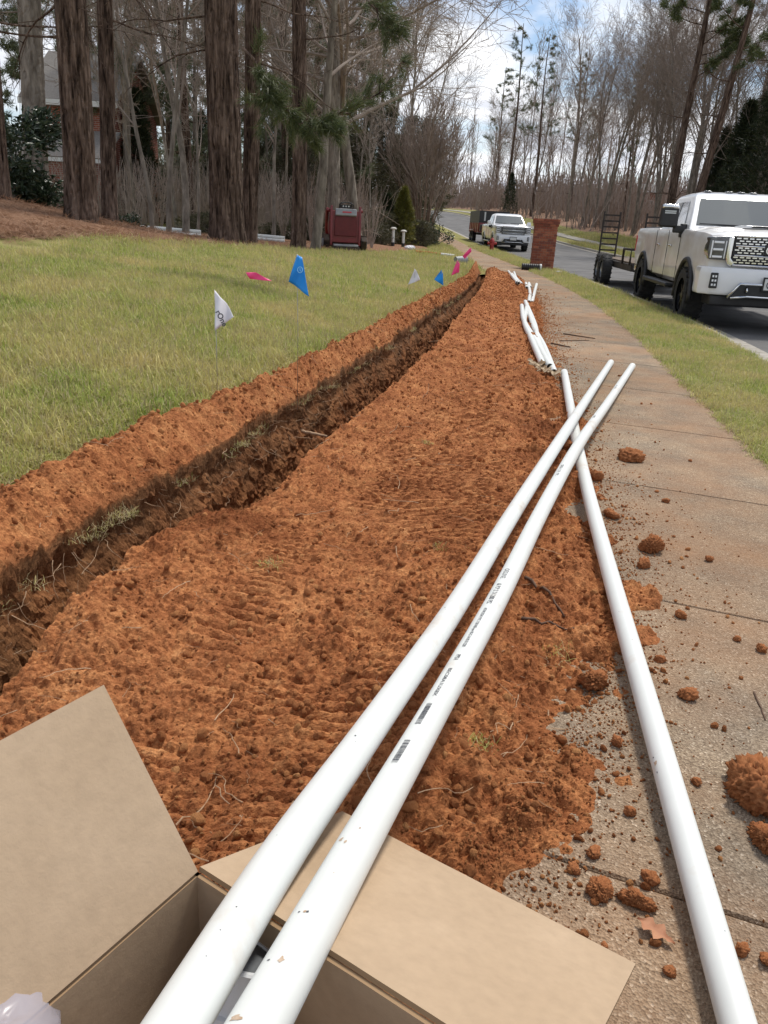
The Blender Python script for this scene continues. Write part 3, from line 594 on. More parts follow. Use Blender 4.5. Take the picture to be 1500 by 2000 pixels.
# torn brown paper wrapping at the muddy ends
paper = mat('muddy_paper', [(.3, (.28, .18, .09)), (.7, (.60, .48, .33))], scale=30, rough=.9)
def paper_scrap(u, v, z, s, seed, label):
    rs = np.random.default_rng(seed); c = at(u, v, z); n = 9; X, Y = np.meshgrid(np.linspace(-1, 1, n), np.linspace(-1, 1, n)); Z = rs.normal(size=(n, n))
    Z = (Z + np.roll(Z, 1, 0) + np.roll(Z, 1, 1) + np.roll(Z, -1, 0))/4*.5 + .5*(X*X); V = np.stack([X*s*(1+.2*rs.normal(size=X.shape)), Y*s*.8, Z*s*.8+s*.25], -1).reshape(-1, 3)
    o = np_obj('paper_scrap', V, grid_faces(n, n), paper, smooth=False); o.location = c; tag(o, label, 'paper', 'paper scraps at the pipe ends'); m = o.modifiers.new('t', 'SOLIDIFY'); m.thickness = .002
for i, (u, v, z, s) in enumerate([(1047, 713, .10, .06), (1060, 727, .07, .06), (1075, 732, .04, .07), (1054, 722, .07, .05)]):
    paper_scrap(u, v, z, s, 40+i, 'crumpled muddy brown paper at the pipe ends')

# ------------------------------------------------------------------ cardboard box
ZR = .38
Cb = at(385, 1702, ZR); Ab = at(60, 1970, ZR); Bb = at(850, 2000, ZR)
hb = (Bb-Cb)/np.linalg.norm(Bb-Cb); ha = np.array([hb[1], -hb[0], 0]);
if ha@(Ab-Cb) < 0: ha = -ha
LA, LBx = .46, .53                                            # inner lengths of the two walls
box = thing('cardboard_box', 'open cardboard box with raised flaps carrying two pipes', 'box', (Cb[0], Cb[1], 0))
O_ = np.array([Cb[0], Cb[1], 0.0]); TK = .006; ZB0 = max(gz(*(Cb[:2])), .03)
def panel(name, p, e1, e2, tk, n1=14, n2=14, curl=0.0, seed=0, m=card, parent=box, crease=True):
    """thick sheet spanned by e1,e2 from p, slightly buckled"""
    nrm = np.cross(e1, e2); nrm = nrm/np.linalg.norm(nrm); s, t = np.meshgrid(np.linspace(0, 1, n1), np.linspace(0, 1, n2), indexing='ij')
    B = p + s[..., None]*e1 + t[..., None]*e2; dz = curl*(s*s*(1-t)*.6 + np.sin(t*PI)*.5*s) + .0025*(fbm(s*4+seed, t*4+seed*3, 3)-.5)*np.sin(s*PI)
    T = B + nrm*dz[..., None]; Bo = T - nrm*tk; V = np.concatenate([T.reshape(-1, 3), Bo.reshape(-1, 3)])-O_
    F = grid_faces(n1, n2); k = n1*n2; ring = [j for j in range(n2)] + [i*n2+n2-1 for i in range(1, n1)] + [(n1-1)*n2+j for j in range(n2-2, -1, -1)] + [i*n2 for i in range(n1-2, 0, -1)]
    side = np.array([[ring[i], ring[(i+1) % len(ring)], k+ring[(i+1) % len(ring)], k+ring[i]] for i in range(len(ring))])
    o = np_obj(name, V, [F, F[:, ::-1]+k, side], [m, card_edge], parent, smooth=False, mi=np.concatenate([np.zeros(2*len(F)), np.ones(len(side))]))
    return o
up = np.array([0, 0, 1.0]); H_ = ZR-ZB0
D_ = Cb+ha*LA+hb*LBx
# outward normals of the two visible walls
na_, nb_ = -hb, -ha
panel('wall', Cb-up*H_, ha*LA, up*H_, TK, seed=1); panel('wall', Cb-up*H_, hb*LBx, up*H_, -TK, seed=2)
panel('wall', D_-up*H_, -ha*LA, up*H_, TK, seed=3); panel('wall', D_-up*H_, -hb*LBx, up*H_, -TK, seed=4)
panel('bottom', Cb-up*(H_-.002), ha*LA, hb*LBx, TK, seed=5)
def flap_dir(h, out, pix):
    best = None
    for L_ in np.arange(.12, .6, .01):
        for ph in np.arange(-80, 110, 2.0):
            P_ = Cb + L_*(math.cos(R(ph))*out + math.sin(R(ph))*up); q = P_-np.array([0, 0, CH]); dd = q@_f; U = 750+FPX*(q@_r)/dd; Vv = 1000-FPX*(q@_u)/dd
            e = (U-pix[0])**2+(Vv-pix[1])**2
            if best is None or e < best[0]: best = (e, L_, ph)
    return best[1]*(math.cos(R(best[2]))*out + math.sin(R(best[2]))*up)
eL = flap_dir(ha, na_, (200, 1338)); eR = flap_dir(hb, nb_, (665, 1590))
fl = panel('flap', Cb+ha*.003+up*.002, ha*(LA-.005), eL*1.0, TK, curl=.003, seed=6)
fr_ = panel('flap', Cb+hb*.003+up*.002, hb*(LBx*.905), eR, -TK, curl=-.003, seed=7)
# far-side flaps fold outwards behind the camera side
panel('flap', D_, -ha*LA, (hb*.25-up*.06), -TK, seed=8); panel('flap', D_, -hb*LBx, (ha*.25-up*.10), TK, seed=9)
crease_m = mat('crease_pale', [(.5, (.50, .375, .25))], rough=.9)
def crease(p, q, nm='crease', w=.0022, seed=0, m=None, n=14, o_=np.zeros(3)):
    P_ = [p+(q-p)*i/(n-1) + o_ + .002*np.array([random.uniform(-1, 1), random.uniform(-1, 1), 0]) for i in range(n)]
    mb = MB(); mb.tube([tuple(x-O_) for x in P_], [w*(.25+.75*math.sin(PI*i/(n-1))) for i in range(n)], 6); mb.build(nm, m or crease_m, box, smooth=True)
nL = np.cross(ha, eL); nL /= np.linalg.norm(nL)
if nL[2] < 0: nL = -nL
def on_flap(h, L_, e, s, t): return Cb + h*L_*s + e*t
# fold lines pressed into the board
crease(on_flap(ha, LA, eL, .24, .02), on_flap(ha, LA, eL, .215, .50), o_=nL*.0026, w=.0016); crease(on_flap(ha, LA, eL, .215, .48), on_flap(ha, LA, eL, .15, .68), o_=nL*.0026, w=.0013)
crease(on_flap(ha, LA, eL, .23, .5), on_flap(ha, LA, eL, .26, .9), o_=nL*.0026, w=.0012)

# coupling and plastic bag inside the box
grey_pvc = mat('grey_fitting', [(.3, (.58, .60, .62)), (.7, (.68, .70, .72))], scale=8, rough=.4)
cp = thing('pipe_coupling', 'pale grey plastic pipe coupling standing inside the box', 'pipe fitting', tuple(at(437, 1962, .31)))
mb = MB(); mb.lathe([(.030, -.10), (.0345, -.10), (.0345, -.006), (.0385, -.004), (.0385, .006), (.0345, .008), (.0345, .020), (.039, .022), (.039, .050), (.037, .052), (.0325, .052), (.0325, -.10)], 36); o = mb.build('body', grey_pvc, cp, smooth=False)
mb = MB(); mb.lathe([(.0322, .05), (.0322, -.02), (.028, -.022), (.028, -.09)], 32); mb.build('bore', mat('fitting_bore', [(.5, (.13, .14, .15))], rough=.6), cp, smooth=True)
cp.rotation_euler = (R(-25), R(20), 0); cp.scale = (1.15, 1.15, 1.15)
bagm = bpy.data.materials.new('clear_bag'); bagm.use_nodes = True; b_ = bagm.node_tree.nodes['Principled BSDF']; b_.inputs['Base Color'].default_value = (.50, .47, .53, 1); b_.inputs['Roughness'].default_value = .25; b_.inputs['Alpha'].default_value = .55
def bag():
    c = at(-32, 2100, .36); n = 34; a, t = np.meshgrid(np.linspace(0, 2*PI, n, endpoint=False), np.linspace(0, PI, 20), indexing='ij'); a = a.T; t = t.T
    r_ = .070*(1 + .5*(fbm(np.cos(a)*2.2+4, np.sin(a)*2.2+t*2.4, 4)-.5) + .12*np.abs(np.sin(a*5+t*2.5)))
    V = np.stack([r_*np.sin(t)*np.cos(a), r_*np.sin(t)*np.sin(a), .75*r_*np.cos(t)], -1).reshape(-1, 3)
    o = np_obj('plastic_bag', V, grid_faces(20, n, True), bagm, smooth=True); o.location = c
    tag(o, 'crumpled clear plastic bag sitting in the cardboard box corner', 'bag')
bag()

# ------------------------------------------------------------------ clay clods, sticks and a leaf on the walk
clod_big = mat('clay_lump', [(.3, (.18, .066, .028)), (.5, (.30, .115, .046)), (.72, (.46, .21, .092))], scale=3.2, detail=9, rough=.95, spec=.1, nrough=.75)
def big_clod(u, v, px, seed, label, group=None, z=0.0, flat=1.0):
    p = at(u, v, z); d = float((p-np.array([0, 0, CH]))@_f); r_ = px*.5*d/FPX
    me = clod_mesh(100+seed, 5 if px > 40 else 4, .75); n = len(me.vertices); V = np.zeros(n*3); me.vertices.foreach_get('co', V); V = V.reshape(-1, 3)
    k = 1 + .05*(fbm(V[:, 0]*11+V[:, 2]*9, V[:, 1]*11-V[:, 2]*8+seed, 3)-.5)*2.4 + .75*(fbm(V[:, 0]*1.7+seed+V[:, 2], V[:, 1]*1.7+V[:, 2]*1.3, 5, .6)-.5) + .25*clods(V[:, 0]+V[:, 2]*.7+9, V[:, 1]+V[:, 2]*.6+seed, .3, .45); V = V*k[:, None]; me.vertices.foreach_set('co', V.ravel().astype(np.float32)); me.polygons.foreach_set('use_smooth', [True]*len(me.polygons)); me.update()
    me.materials.clear(); me.materials.append(clod_big)
    o = link(bpy.data.objects.new('clay_clod', me)); o.scale = (r_, r_, r_*flat); zz = max(z, float(soil_z(p[0], p[1]))); o.location = (p[0], p[1], zz + r_*.42*flat); o.rotation_euler = (random.uniform(-.3, .3), random.uniform(-.3, .3), seed)
    return tag(o, label, 'clod', group)
GCL = 'small clay clods on the sidewalk'
big_clod(1486, 1560, 100, 1, 'largest rough clay lump, on the sidewalk beside the flat pipe')
big_clod(1497, 1650, 72, 2, 'second large clay lump, touching the largest one')
big_clod(1272, 1074, 46, 3, 'fist sized orange clod near the second sidewalk joint')
big_clod(1230, 898, 36, 4, 'lone orange clod on the sidewalk past the pipe crossing')
big_clod(1170, 1745, 46, 5, 'ochre yellow clod between the box flap and the flat pipe')
big_clod(1242, 1762, 44, 6, 'dark brown clod close beside the ochre yellow clod')
big_clod(1160, 1338, 58, 7, 'brown clod at the soil edge touching the flat pipe')
for i, (u, v, px) in enumerate([(1258, 1106, 24), (1228, 1588, 28), (1158, 1668, 30), (1270, 1718, 24), (1160, 936, 26), (1384, 1095, 18), (1342, 1360, 30), (1120, 1700, 22), (1073, 1815, 20), (1400, 1830, 20), (1495, 1880, 34), (1300, 980, 14), (1190, 1005, 22), (1195, 1010, 20), (1330, 1205, 18), (1288, 1290, 16), (1440, 1250, 14), (1205, 1455, 22), (1265, 1775, 18), (1250, 1300, 18), (1360, 1530, 18), (1180, 1850, 14), (1485, 1270, 22), (1310, 1900, 20), (1450, 1860, 26), (1105, 890, 22), (1150, 1030, 20)]):
    big_clod(u, v, px, 10+i, 'small rust red clay clod lying on the sidewalk', GCL)
def sticks():
    rs = random.Random(5); G_ = 'sticks on the sidewalk'
    for i, (u0, v0, u1, v1, w, lab) in enumerate([(1100, 655, 1162, 664, .009, 'dark forked stick lying across the sidewalk'), (1077, 673, 1113, 680, .010, 'short thick dark stick near the pipe pile'), (1093, 668, 1150, 667, .006, 'thin curved stick beside the forked stick'), (1025, 1150, 1105, 1200, .006, 'bark strip pressed into soil between pipes'), (1475, 1345, 1498, 1400, .003, 'dry twig at the sidewalk edge by the verge'), (1085, 1800, 1120, 1850, .0015, 'thin dry stem between box flap and flat pipe'), (590, 845, 640, 855, .010, 'pale root stub poking from the trench wall'), (1010, 1225, 1120, 1228, .005, 'long bark strip under the printed pipe')]):
        z = .03 if u0 < 1060 else .012
        p, q = at(u0, v0, z), at(u1, v1, z); n = 8; P_ = []
        for j in range(n):
            c = p+(q-p)*j/(n-1); c[0] += rs.uniform(-1, 1)*w*.5; c[1] += rs.uniform(-1, 1)*w*.5
            c[2] = (float(soil_z(c[0], c[1])) if c[0] > LIPR(c[1]) else c[2]) + w*.8; P_.append(tuple(c))
        mb = MB(); mb.tube(P_, [w*(1-.5*j/n) for j in range(n)], 6); o = mb.build('stick', stick_m if i != 6 else root_m, smooth=True); tag(o, lab, 'stick')
sticks()
leafm = mat('dry_leaf', [(.3, (.34, .13, .06)), (.7, (.46, .22, .11))], scale=30, rough=.7)
def dry_leaf(u, v, px, seed, label):
    rs = np.random.default_rng(seed); p = at(u, v, .006); s = px*float((p-np.array([0, 0, CH]))@_f)/FPX; n = 15; V = []; F = []
    for i in range(n):
        t = i/(n-1); w = (.20*math.sin(PI*min(1, t*1.05))+.02)*(1+.5*math.sin(t*19+seed))
        for j in (-1, -.5, 0, .5, 1): V.append(((t-.5)*s, j*w*s, abs(j)*.05*s + .03*s*math.sin(t*5)*(1+.3*j)))
    F = grid_faces(n, 5); o = np_obj('dry_leaf', V, F, leafm, smooth=True); o.location = p + np.array([0, 0, .004]); o.rotation_euler = (0, 0, -.75); tag(o, label, 'leaf')
dry_leaf(1280, 1822, 78, 3, 'dry orange brown leaf lying beside the flat pipe')

# crumbs of clay: on the heap and strewn over the walk
def crumbs():
    n = 15000; y = .7+20*RNG.random(n)**2.3; lr = LIPR(y); xr = XSR(y); x = lr + (xr-lr)*RNG.random(n)**.8*1.02
    z = G(y)+spoil_right(x, y); s = .0022+.010*RNG.random(n)**6 + .0004*y
    y2 = 1.0+16*RNG.random(1700)**2.0; x2 = XSR(y2) + RNG.exponential(.15, 1700); k = (x2 < XR(y2)); y2 = y2[k]; x2 = x2[k]; s2 = .0014+.007*RNG.random(len(x2))**4 + .0003*y2; z2 = G(y2)
    y3 = -.8+19*RNG.random(6500)**1.8; ll = LIPL(y3); x3 = ll + (XSL(y3)-ll)*RNG.random(6500)*1.06; z3 = base_left(x3, y3)+spoil_left(x3, y3); z3 = np.maximum(z3, lawn_z(x3, y3)); s3 = .0025+.010*RNG.random(6500)**6+.0005*y3
    y4 = 1.0+14*RNG.random(9000)**1.8; x4 = XSR(y4)-.05+RNG.exponential(.10, 9000); s4 = .0011+.0022*RNG.random(9000)**2+.0003*y4; z4 = soil_z(x4, y4)
    x = np.concatenate([x, x4]); y = np.concatenate([y, y4]); z = np.concatenate([z, z4]); s = np.concatenate([s, s4])
    X = np.concatenate([x, x2, x3]); Y = np.concatenate([y, y2, y3]); Z = np.concatenate([z, z2, z3]); S = np.concatenate([s, s2, s3]); N_ = len(X)
    scl = np.stack([S, S, S], 1)*RNG.uniform(.8, 1.25, (N_, 3)); scatter('clay_crumbs', np.stack([X, Y, Z+S*.45], 1), RNG.uniform(0, 6.28, (N_, 3)), scl, RNG.integers(0, 6, N_), CL, 'small crumbs of red clay on the heap and walk', 'clay crumbs')
crumbs()
# loose roots and straws in the dug soil
def root_mesh(seed, wv=.5):
    rs = random.Random(seed); mb = MB(); p = Vector((0, 0, 0)); a = 0; P_ = []
    for i in range(9): P_.append(tuple(p)); a += rs.uniform(-wv, wv); p = p+Vector((math.cos(a), math.sin(a), rs.uniform(-.25, .3)))*.125
    mb.tube(P_, [.011*(1-.6*i/8) for i in range(9)], 4); me = bpy.data.meshes.new('root'); me.from_pydata(mb.v, [], mb.f); me.materials.append(root_m); return me
def roots():
    n = 520; y = 1.0+15*RNG.random(n)**1.8; lr = LIPR(y); x = lr+(XSR(y)-lr)*RNG.random(n); z = G(y)+spoil_right(x, y)
    m = 420; y2 = 1.5+13*RNG.random(m)**1.5; x2 = LIPL(y2)+.03; z2 = base_left(x2, y2) - .03 - .22*RNG.random(m)**1.5
    q = 260; y3 = 1.5+15*RNG.random(q)**1.6; x3 = LIPL(y3)+(XSL(y3)-LIPL(y3))*RNG.random(q); z3 = base_left(x3, y3)+spoil_left(x3, y3)
    P_ = np.concatenate([np.stack([x, y, z+.006], 1), np.stack([x2, y2, z2], 1), np.stack([x3, y3, z3+.006], 1)]); N_ = len(P_)
    rot = np.stack([RNG.normal(0, .18, N_), RNG.normal(0, .18, N_), RNG.uniform(0, 6.28, N_)], 1); rot[n:n+m, 1] = RNG.uniform(-.4, 1.2, m); rot[n:n+m, 2] = RNG.uniform(-2.0, 1.4, m)
    s = (.04+.13*RNG.random(N_)**2); rot_s = np.stack([s, s, s*.9], 1); scatter('roots', P_, rot, rot_s, RNG.integers(0, 5, N_), [root_mesh(i, .35+.15*i) for i in range(5)], 'thin pale roots and straws sticking out of the soil', 'roots')
roots()

# ------------------------------------------------------------------ grass
TUFT = [blades([34, 34, 30, 34, 26, 44, 30, 24][i], [.058, .062, .055, .066, .095, .048, .078, .11][i], .075, i, tan=[.18, .3, .45, .25, .7][i % 5], w=[.0021, .0023, .0021, .0024, .0018, .0022, .0022, .0018][i], lean=[1.2, 1.1, 1.3, 1.0, 1.5, .9, 1.3, 1.5][i]) for i in range(8)]
def grass():
    P_ = []; S = []
    def batch(n, y0, y1, x0f, x1f, zf, keep, pw, sc0):
        y = y0+(y1-y0)*RNG.random(n)**pw; a, b = x0f(y), x1f(y); x = a+(b-a)*RNG.random(n); k = keep(x, y); x = x[k]; y = y[k]
        P_.append(np.stack([x, y, zf(x, y)], 1)); S.append(sc0*(.75+.5*RNG.random(len(x)))*(.8+.5*fbm(x*.8, y*.8, 3))*(1+.045*y))
    ok = lambda x, y: ~in_bed(x, y)
    ed = lambda x, y: ok(x, y) & (x < XSL(y)+.05-.12*fbm(x*3.3+5, y*3.3, 3)+.04)
    batch(30000, 2.0, 9, lambda y: XSL(y)-1.0-.52*y, lambda y: XSL(y)+.06, lawn_z, ed, 1.0, .92)
    batch(9000, -2.5, 2.0, lambda y: XSL(y)-3.2, lambda y: XSL(y)+.06, lawn_z, ed, 1.0, .92); batch(5000, -1.5, 3.0, XR, XK, right_z, lambda x, y: np.ones_like(x, bool), 1.0, .75)
    batch(17000, 9, 24, lambda y: XSL(y)-1.0-.36*y, lambda y: XSL(y)+.05, lawn_z, ed, 1.0, 1.0)
    batch(2500, 20.9, 46, lambda y: np.maximum(XMU(y), XL(y)-6), lambda y: XL(y)-.03, lawn_z, ok, 1.0, 1.1)
    vk = lambda x, y: np.ones_like(x, bool)
    batch(10000, 3.0, 12, XR, XK, right_z, vk, 1.2, .75); batch(6500, 12, 46, lambda y: XR(y)+.03, lambda y: XK(y)-.02, right_z, vk, 1.3, .8)
    batch(5000, 24, 70, lambda y: XK(y)+ROADW+2.8, lambda y: XK(y)+ROADW+6.2, right_z, vk, 1.2, 1.3); batch(2500, 22, 60, lambda y: XK(y)+ROADW+.25, lambda y: XK(y)+ROADW+1.5, right_z, vk, 1.2, 1.0)
    # turf left hanging along the trench lip, and torn sods on the heap
    y = 1.6+12*RNG.random(900)**1.4; x = LIPL(y)-.02+.05*RNG.random(900); k = (fbm(y*2.1, x*0+2, 3) > .5) & (RNG.random(900) < .25); y = y[k]; x = x[k]
    P_.append(np.stack([x, y, base_left(x, y)-.03-.05*RNG.random(len(x))], 1)); S.append(np.full(len(x), .5)); HANG = (sum(len(q) for q in P_)-len(x), sum(len(q) for q in P_))
    hp = np.array([at(*q)[:2] for q in [(525, 1115, .06), (875, 1083, .06), (835, 870, .06), (1090, 1270, .03), (960, 1460, .05)]])
    for c in hp:
        q = c+RNG.normal(0, .02, (4, 2)); P_.append(np.column_stack([q, G(q[:, 1])+spoil_right(q[:, 0], q[:, 1])])); S.append(np.full(4, .42))
    P = np.concatenate(P_); s = np.concatenate(S); N_ = len(P); rot = np.stack([RNG.normal(0, .12, N_), RNG.normal(0, .12, N_), RNG.uniform(0, 6.28, N_)], 1)
    scatter('grass', P, rot, np.stack([s, s, s], 1), np.where((np.arange(N_) >= HANG[0]) & (np.arange(N_) < HANG[1]), 4, RNG.integers(0, 8, N_)), TUFT, 'short green and straw coloured winter grass', 'grass')
grass()
STR = [blades(26, .16, .12, 60+i, tan=.0, w=.0030, lean=1.62, mats=[straw_m, straw_m], lp=.12) for i in range(4)]
def straw():
    n = 9000; y = 5.5+20*RNG.random(n)**1.2; x = XMU(y)+.35 - (10*RNG.random(n)**1.4); k = in_bed(x, y) | (RNG.random(n) < .12); x = x[k]; y = y[k]; N_ = len(x)
    k = np.isfinite(x); z = lawn_z(x, y)+.055; s = RNG.uniform(.8, 1.5, N_)
    scatter('pine_straw', np.stack([x, y, z], 1), np.stack([RNG.normal(0, .2, N_), RNG.normal(0, .2, N_), RNG.uniform(0, 6.28, N_)], 1), np.stack([s, s, s], 1), RNG.integers(0, 4, N_), STR, 'loose brown pine needles covering the bed', 'pine straw')
straw()

# ------------------------------------------------------------------ marking flags
def flag_mat(name, c): return mat(name, [(.3, tuple(v*.93 for v in c)), (.7, c)], scale=20, rough=.45, spec=.35)
F_W = flag_mat('flag_white', (.74, .73, .76)); F_B = flag_mat('flag_blue', (.012, .28, .78)); F_P = flag_mat('flag_pink', (.90, .07, .24)); wire_m = mat('wire', [(.5, (.35, .34, .33))], metal=.8, rough=.4)
def flag(poly_px, d, m, label, ground_h, wire_px, seed, text=None, tm=None, lying=False):
    """a drooping sheet whose corners are given in the photograph at depth d, hung from a wire stake"""
    rs = np.random.default_rng(seed); pts = [atd(u, v, d+o) for u, v, o in poly_px]; foot = atd(wire_px[0], wire_px[1], d)
    base = np.array([foot[0], foot[1], ground_h]); t = thing('marking_flag', label, 'flag', tuple(base))
    # sheet: bilinear-ish fan over the polygon (first corner at top of wire)
    n = 12; A, B, Cc = pts[0], pts[1], pts[2]; Dd = pts[3] if len(pts) > 3 else None; V = []
    for i in range(n):
        for j in range(n):
            s, q = i/(n-1), j/(n-1)
            P_ = (A*(1-s)+B*s)*(1-q) + ((A if Dd is None else Dd)*(1-s)+Cc*s)*q
            V.append(P_ + np.array([0, 1, 0])*.020*math.sin(q*6+s*4+seed)*(.3+.7*s))
    o = np_obj('sheet', np.array(V)-base, grid_faces(n, n), m, t, smooth=True); sm = o.modifiers.new('s', 'SOLIDIFY'); sm.thickness = .0008
    if not lying:
        mb = MB(); top = A+np.array([0, 0, .004]); mb.tube([tuple(top-base), tuple((top+base)*.5-base+np.array([.004, 0, 0])), (0, 0, -.05)], .0017, 6); mb.build('wire_stake', wire_m, t, smooth=True)
    if text:
        V, F = text_mesh(text[0], text[1], .03); o_, ex, ey = text[2], text[3], text[4]
        W = np.array([o_+ex*v[0]+ey*v[1] for v in V])-base; me = bpy.data.meshes.new('lettering'); me.from_pydata([tuple(p) for p in W], [], F); me.materials.append(tm); link(bpy.data.objects.new('lettering', me), t)
    return t
def gl(u, v, d):
    p = atd(u, v, d); return gz(p[0], p[1])
d0 = 4.0
ex = (atd(434, 634, d0)-atd(420, 607, d0)); ex /= np.linalg.norm(ex); vn = ray(430, 610)/np.linalg.norm(ray(430, 610)); ey = np.cross(vn, ex)*-1; ey /= np.linalg.norm(ey)
if ey[0] < 0: ey = -ey
off = -vn*.02
flag([(419, 567, 0), (421, 645, 0), (458, 618, .05), (440, 590, .03)], d0, F_W, 'white flag printed with black letters, nearest the soil heap', gl(421, 640, d0), (420, 640), 1, ('rOne', .040, atd(420.5, 609, d0)+off, ex, ey), ink)
t_ = flag([(580, 497, 0), (564, 550, .02), (604, 579, .0), (590, 503, 0)], 4.4, F_B, 'large blue flag with a pale printed emblem, beside the fallen pink flag', gl(585, 560, 4.4), (583, 570), 2)
# the pale emblem on the blue flag: a ring with a drop inside
pale = mat('emblem_pale', [(.5, (.25, .62, .90))], rough=.5)
ec = atd(586, 527, 4.37); mb = MB(); ring_ = []
for j in range(18):
    a = 2*PI*j/18; ring_.append(tuple(ec+_r*.014*math.cos(a)+_u*.017*math.sin(a)-np.array(t_.location)))
mb.tube(ring_, .0022, 5, closed=True); q_ = ec-np.array(t_.location); mb.tube([tuple(q_+_u*.011), tuple(q_-_u*.004), tuple(q_-_u*.008+_r*.006)], .002, 5); mb.build('emblem', pale, t_)
p_ = at(505, 540, .62)
flag([(480, 532, 0), (488, 545, 0), (531, 549, 0), (500, 532, 0)], 6.3, F_P, 'pink flag lying flat in the lawn beside the large blue flag', gl(505, 548, 6.3), (505, 552), 3, lying=True)
flag([(810, 525, 0), (797, 556, .03), (821, 547, .02), (814, 530, 0)], 10.2, F_W, 'small plain white flag next to the small blue flag', gl(805, 560, 10.2), (808, 560), 4)
flag([(862, 527, 0), (848, 546, .03), (866, 558, .02), (865, 535, 0)], 10.6, F_B, 'small blue flag between the plain white flag and an upright pink flag', gl(858, 560, 10.6), (860, 560), 5)
flag([(893, 508, 0), (881, 538, .03), (897, 532, .02), (898, 515, 0)], 11.5, F_P, 'pink flag standing beside the small blue flag at the soil heap', gl(890, 545, 11.5), (892, 542), 6)
flag([(920, 483, 0), (903, 500, .03), (908, 506, .02), (921, 491, 0)], 17.5, F_P, 'pink flag beyond the end of the trench, by the sidewalk', gl(905, 510, 17.5), (908, 510), 7)
# ------------------------------------------------------------------ vegetation
bark_pine = mat('pine_bark', [(.36, (.024, .015, .011)), (.44, (.080, .053, .040)), (.55, (.140, .096, .073)), (.70, (.24, .175, .138))], scale=11, detail=7, rough=.95, bump=.04, bscale=13, stretch=(1, 1, .13), spec=.15, nrough=.62, distort=.4, stops2=[(.35, (.6, .6, .6)), (.6, (1.15, 1.15, 1.15))], scale2=34)
bark_grey = mat('grey_bark', [(.3, (.10, .082, .066)), (.5, (.22, .19, .155)), (.7, (.36, .315, .265))], scale=7, detail=8, rough=.95, bump=.015, bscale=24, stretch=(1, 1, .3), spec=.15)
twig_m = mat('twig', [(.3, (.22, .18, .15)), (.7, (.36, .30, .255))], scale=3, rough=.9, spec=.15)
twig_red = mat('twig_reddish', [(.3, (.25, .195, .16)), (.7, (.40, .33, .28))], scale=3, rough=.9, spec=.15)
def leaf_mat(name, stops, trans=.25, rough=.5):
    m = bpy.data.materials.new(name); m.use_nodes = True; N = m.node_tree.nodes; L = m.node_tree.links; b = N['Principled BSDF']; b.inputs['Roughness'].default_value = rough; b.inputs['Specular IOR Level'].default_value = .35
    g = N.new('ShaderNodeNewGeometry'); oi = N.new('ShaderNodeObjectInfo'); ad = N.new('ShaderNodeMath'); ad.operation = 'ADD'; L.new(g.outputs['Random Per Island'], ad.inputs[0]); ad.inputs[1].default_value = 0
    rp = ramp(N, L, ad.outputs[0], stops); L.new(rp.outputs[0], b.inputs['Base Color']); tr = N.new('ShaderNodeBsdfTranslucent'); L.new(rp.outputs[0], tr.inputs[0])
    ms = N.new('ShaderNodeMixShader'); ms.inputs[0].default_value = trans; L.new(b.outputs[0], ms.inputs[1]); L.new(tr.outputs[0], ms.inputs[2]); L.new(ms.outputs[0], N['Material Output'].inputs[0]); return m
needle_m = leaf_mat('pine_needles', [(0, (.045, .062, .022)), (.5, (.085, .108, .038)), (1, (.15, .165, .065))])
needle_soft = leaf_mat('soft_needles', [(0, (.085, .105, .055)), (.5, (.13, .15, .08)), (1, (.19, .205, .115))])
needle_dk = leaf_mat('dark_needles', [(0, (.018, .028, .012)), (.6, (.036, .050, .020)), (1, (.07, .078, .032))])
gold_m = leaf_mat('golden_conifer', [(0, (.06, .070, .014)), (.5, (.13, .135, .026)), (1, (.24, .21, .045))])
broad_m = leaf_mat('evergreen_leaf', [(0, (.014, .026, .012)), (.6, (.032, .052, .024)), (1, (.09, .12, .07))], .12, .3)
olive_m = leaf_mat('brown_green_shrub', [(0, (.045, .045, .022)), (.5, (.085, .08, .042)), (1, (.15, .135, .08))])

def seg_geo(S, k):
    """S: rows of p0(3) p1(3) r0 r1 -> separate tapered prisms"""
    S = np.asarray(S, float); P0, P1, r0, r1 = S[:, :3], S[:, 3:6], S[:, 6], S[:, 7]; d = P1-P0; d /= np.maximum(np.linalg.norm(d, axis=1), 1e-9)[:, None]
    ref = np.where(np.abs(d[:, 2:3]) > .9, np.array([[1.0, 0, 0]]), np.array([[0, 0, 1.0]])); s = np.cross(d, ref); s /= np.linalg.norm(s, axis=1)[:, None]; t = np.cross(d, s)
    a = np.arange(k)*2*PI/k; ring = np.cos(a)[None, :, None]*s[:, None] + np.sin(a)[None, :, None]*t[:, None]
    V = np.stack([P0[:, None]+r0[:, None, None]*ring, P1[:, None]+r1[:, None, None]*ring], 1).reshape(-1, 3); n = len(S); b = np.arange(n)[:, None, None]*2*k; j = np.arange(k)
    F = (b + np.stack([j, (j+1) % k, k+(j+1) % k, k+j], -1)[None]).reshape(-1, 4); return V, F
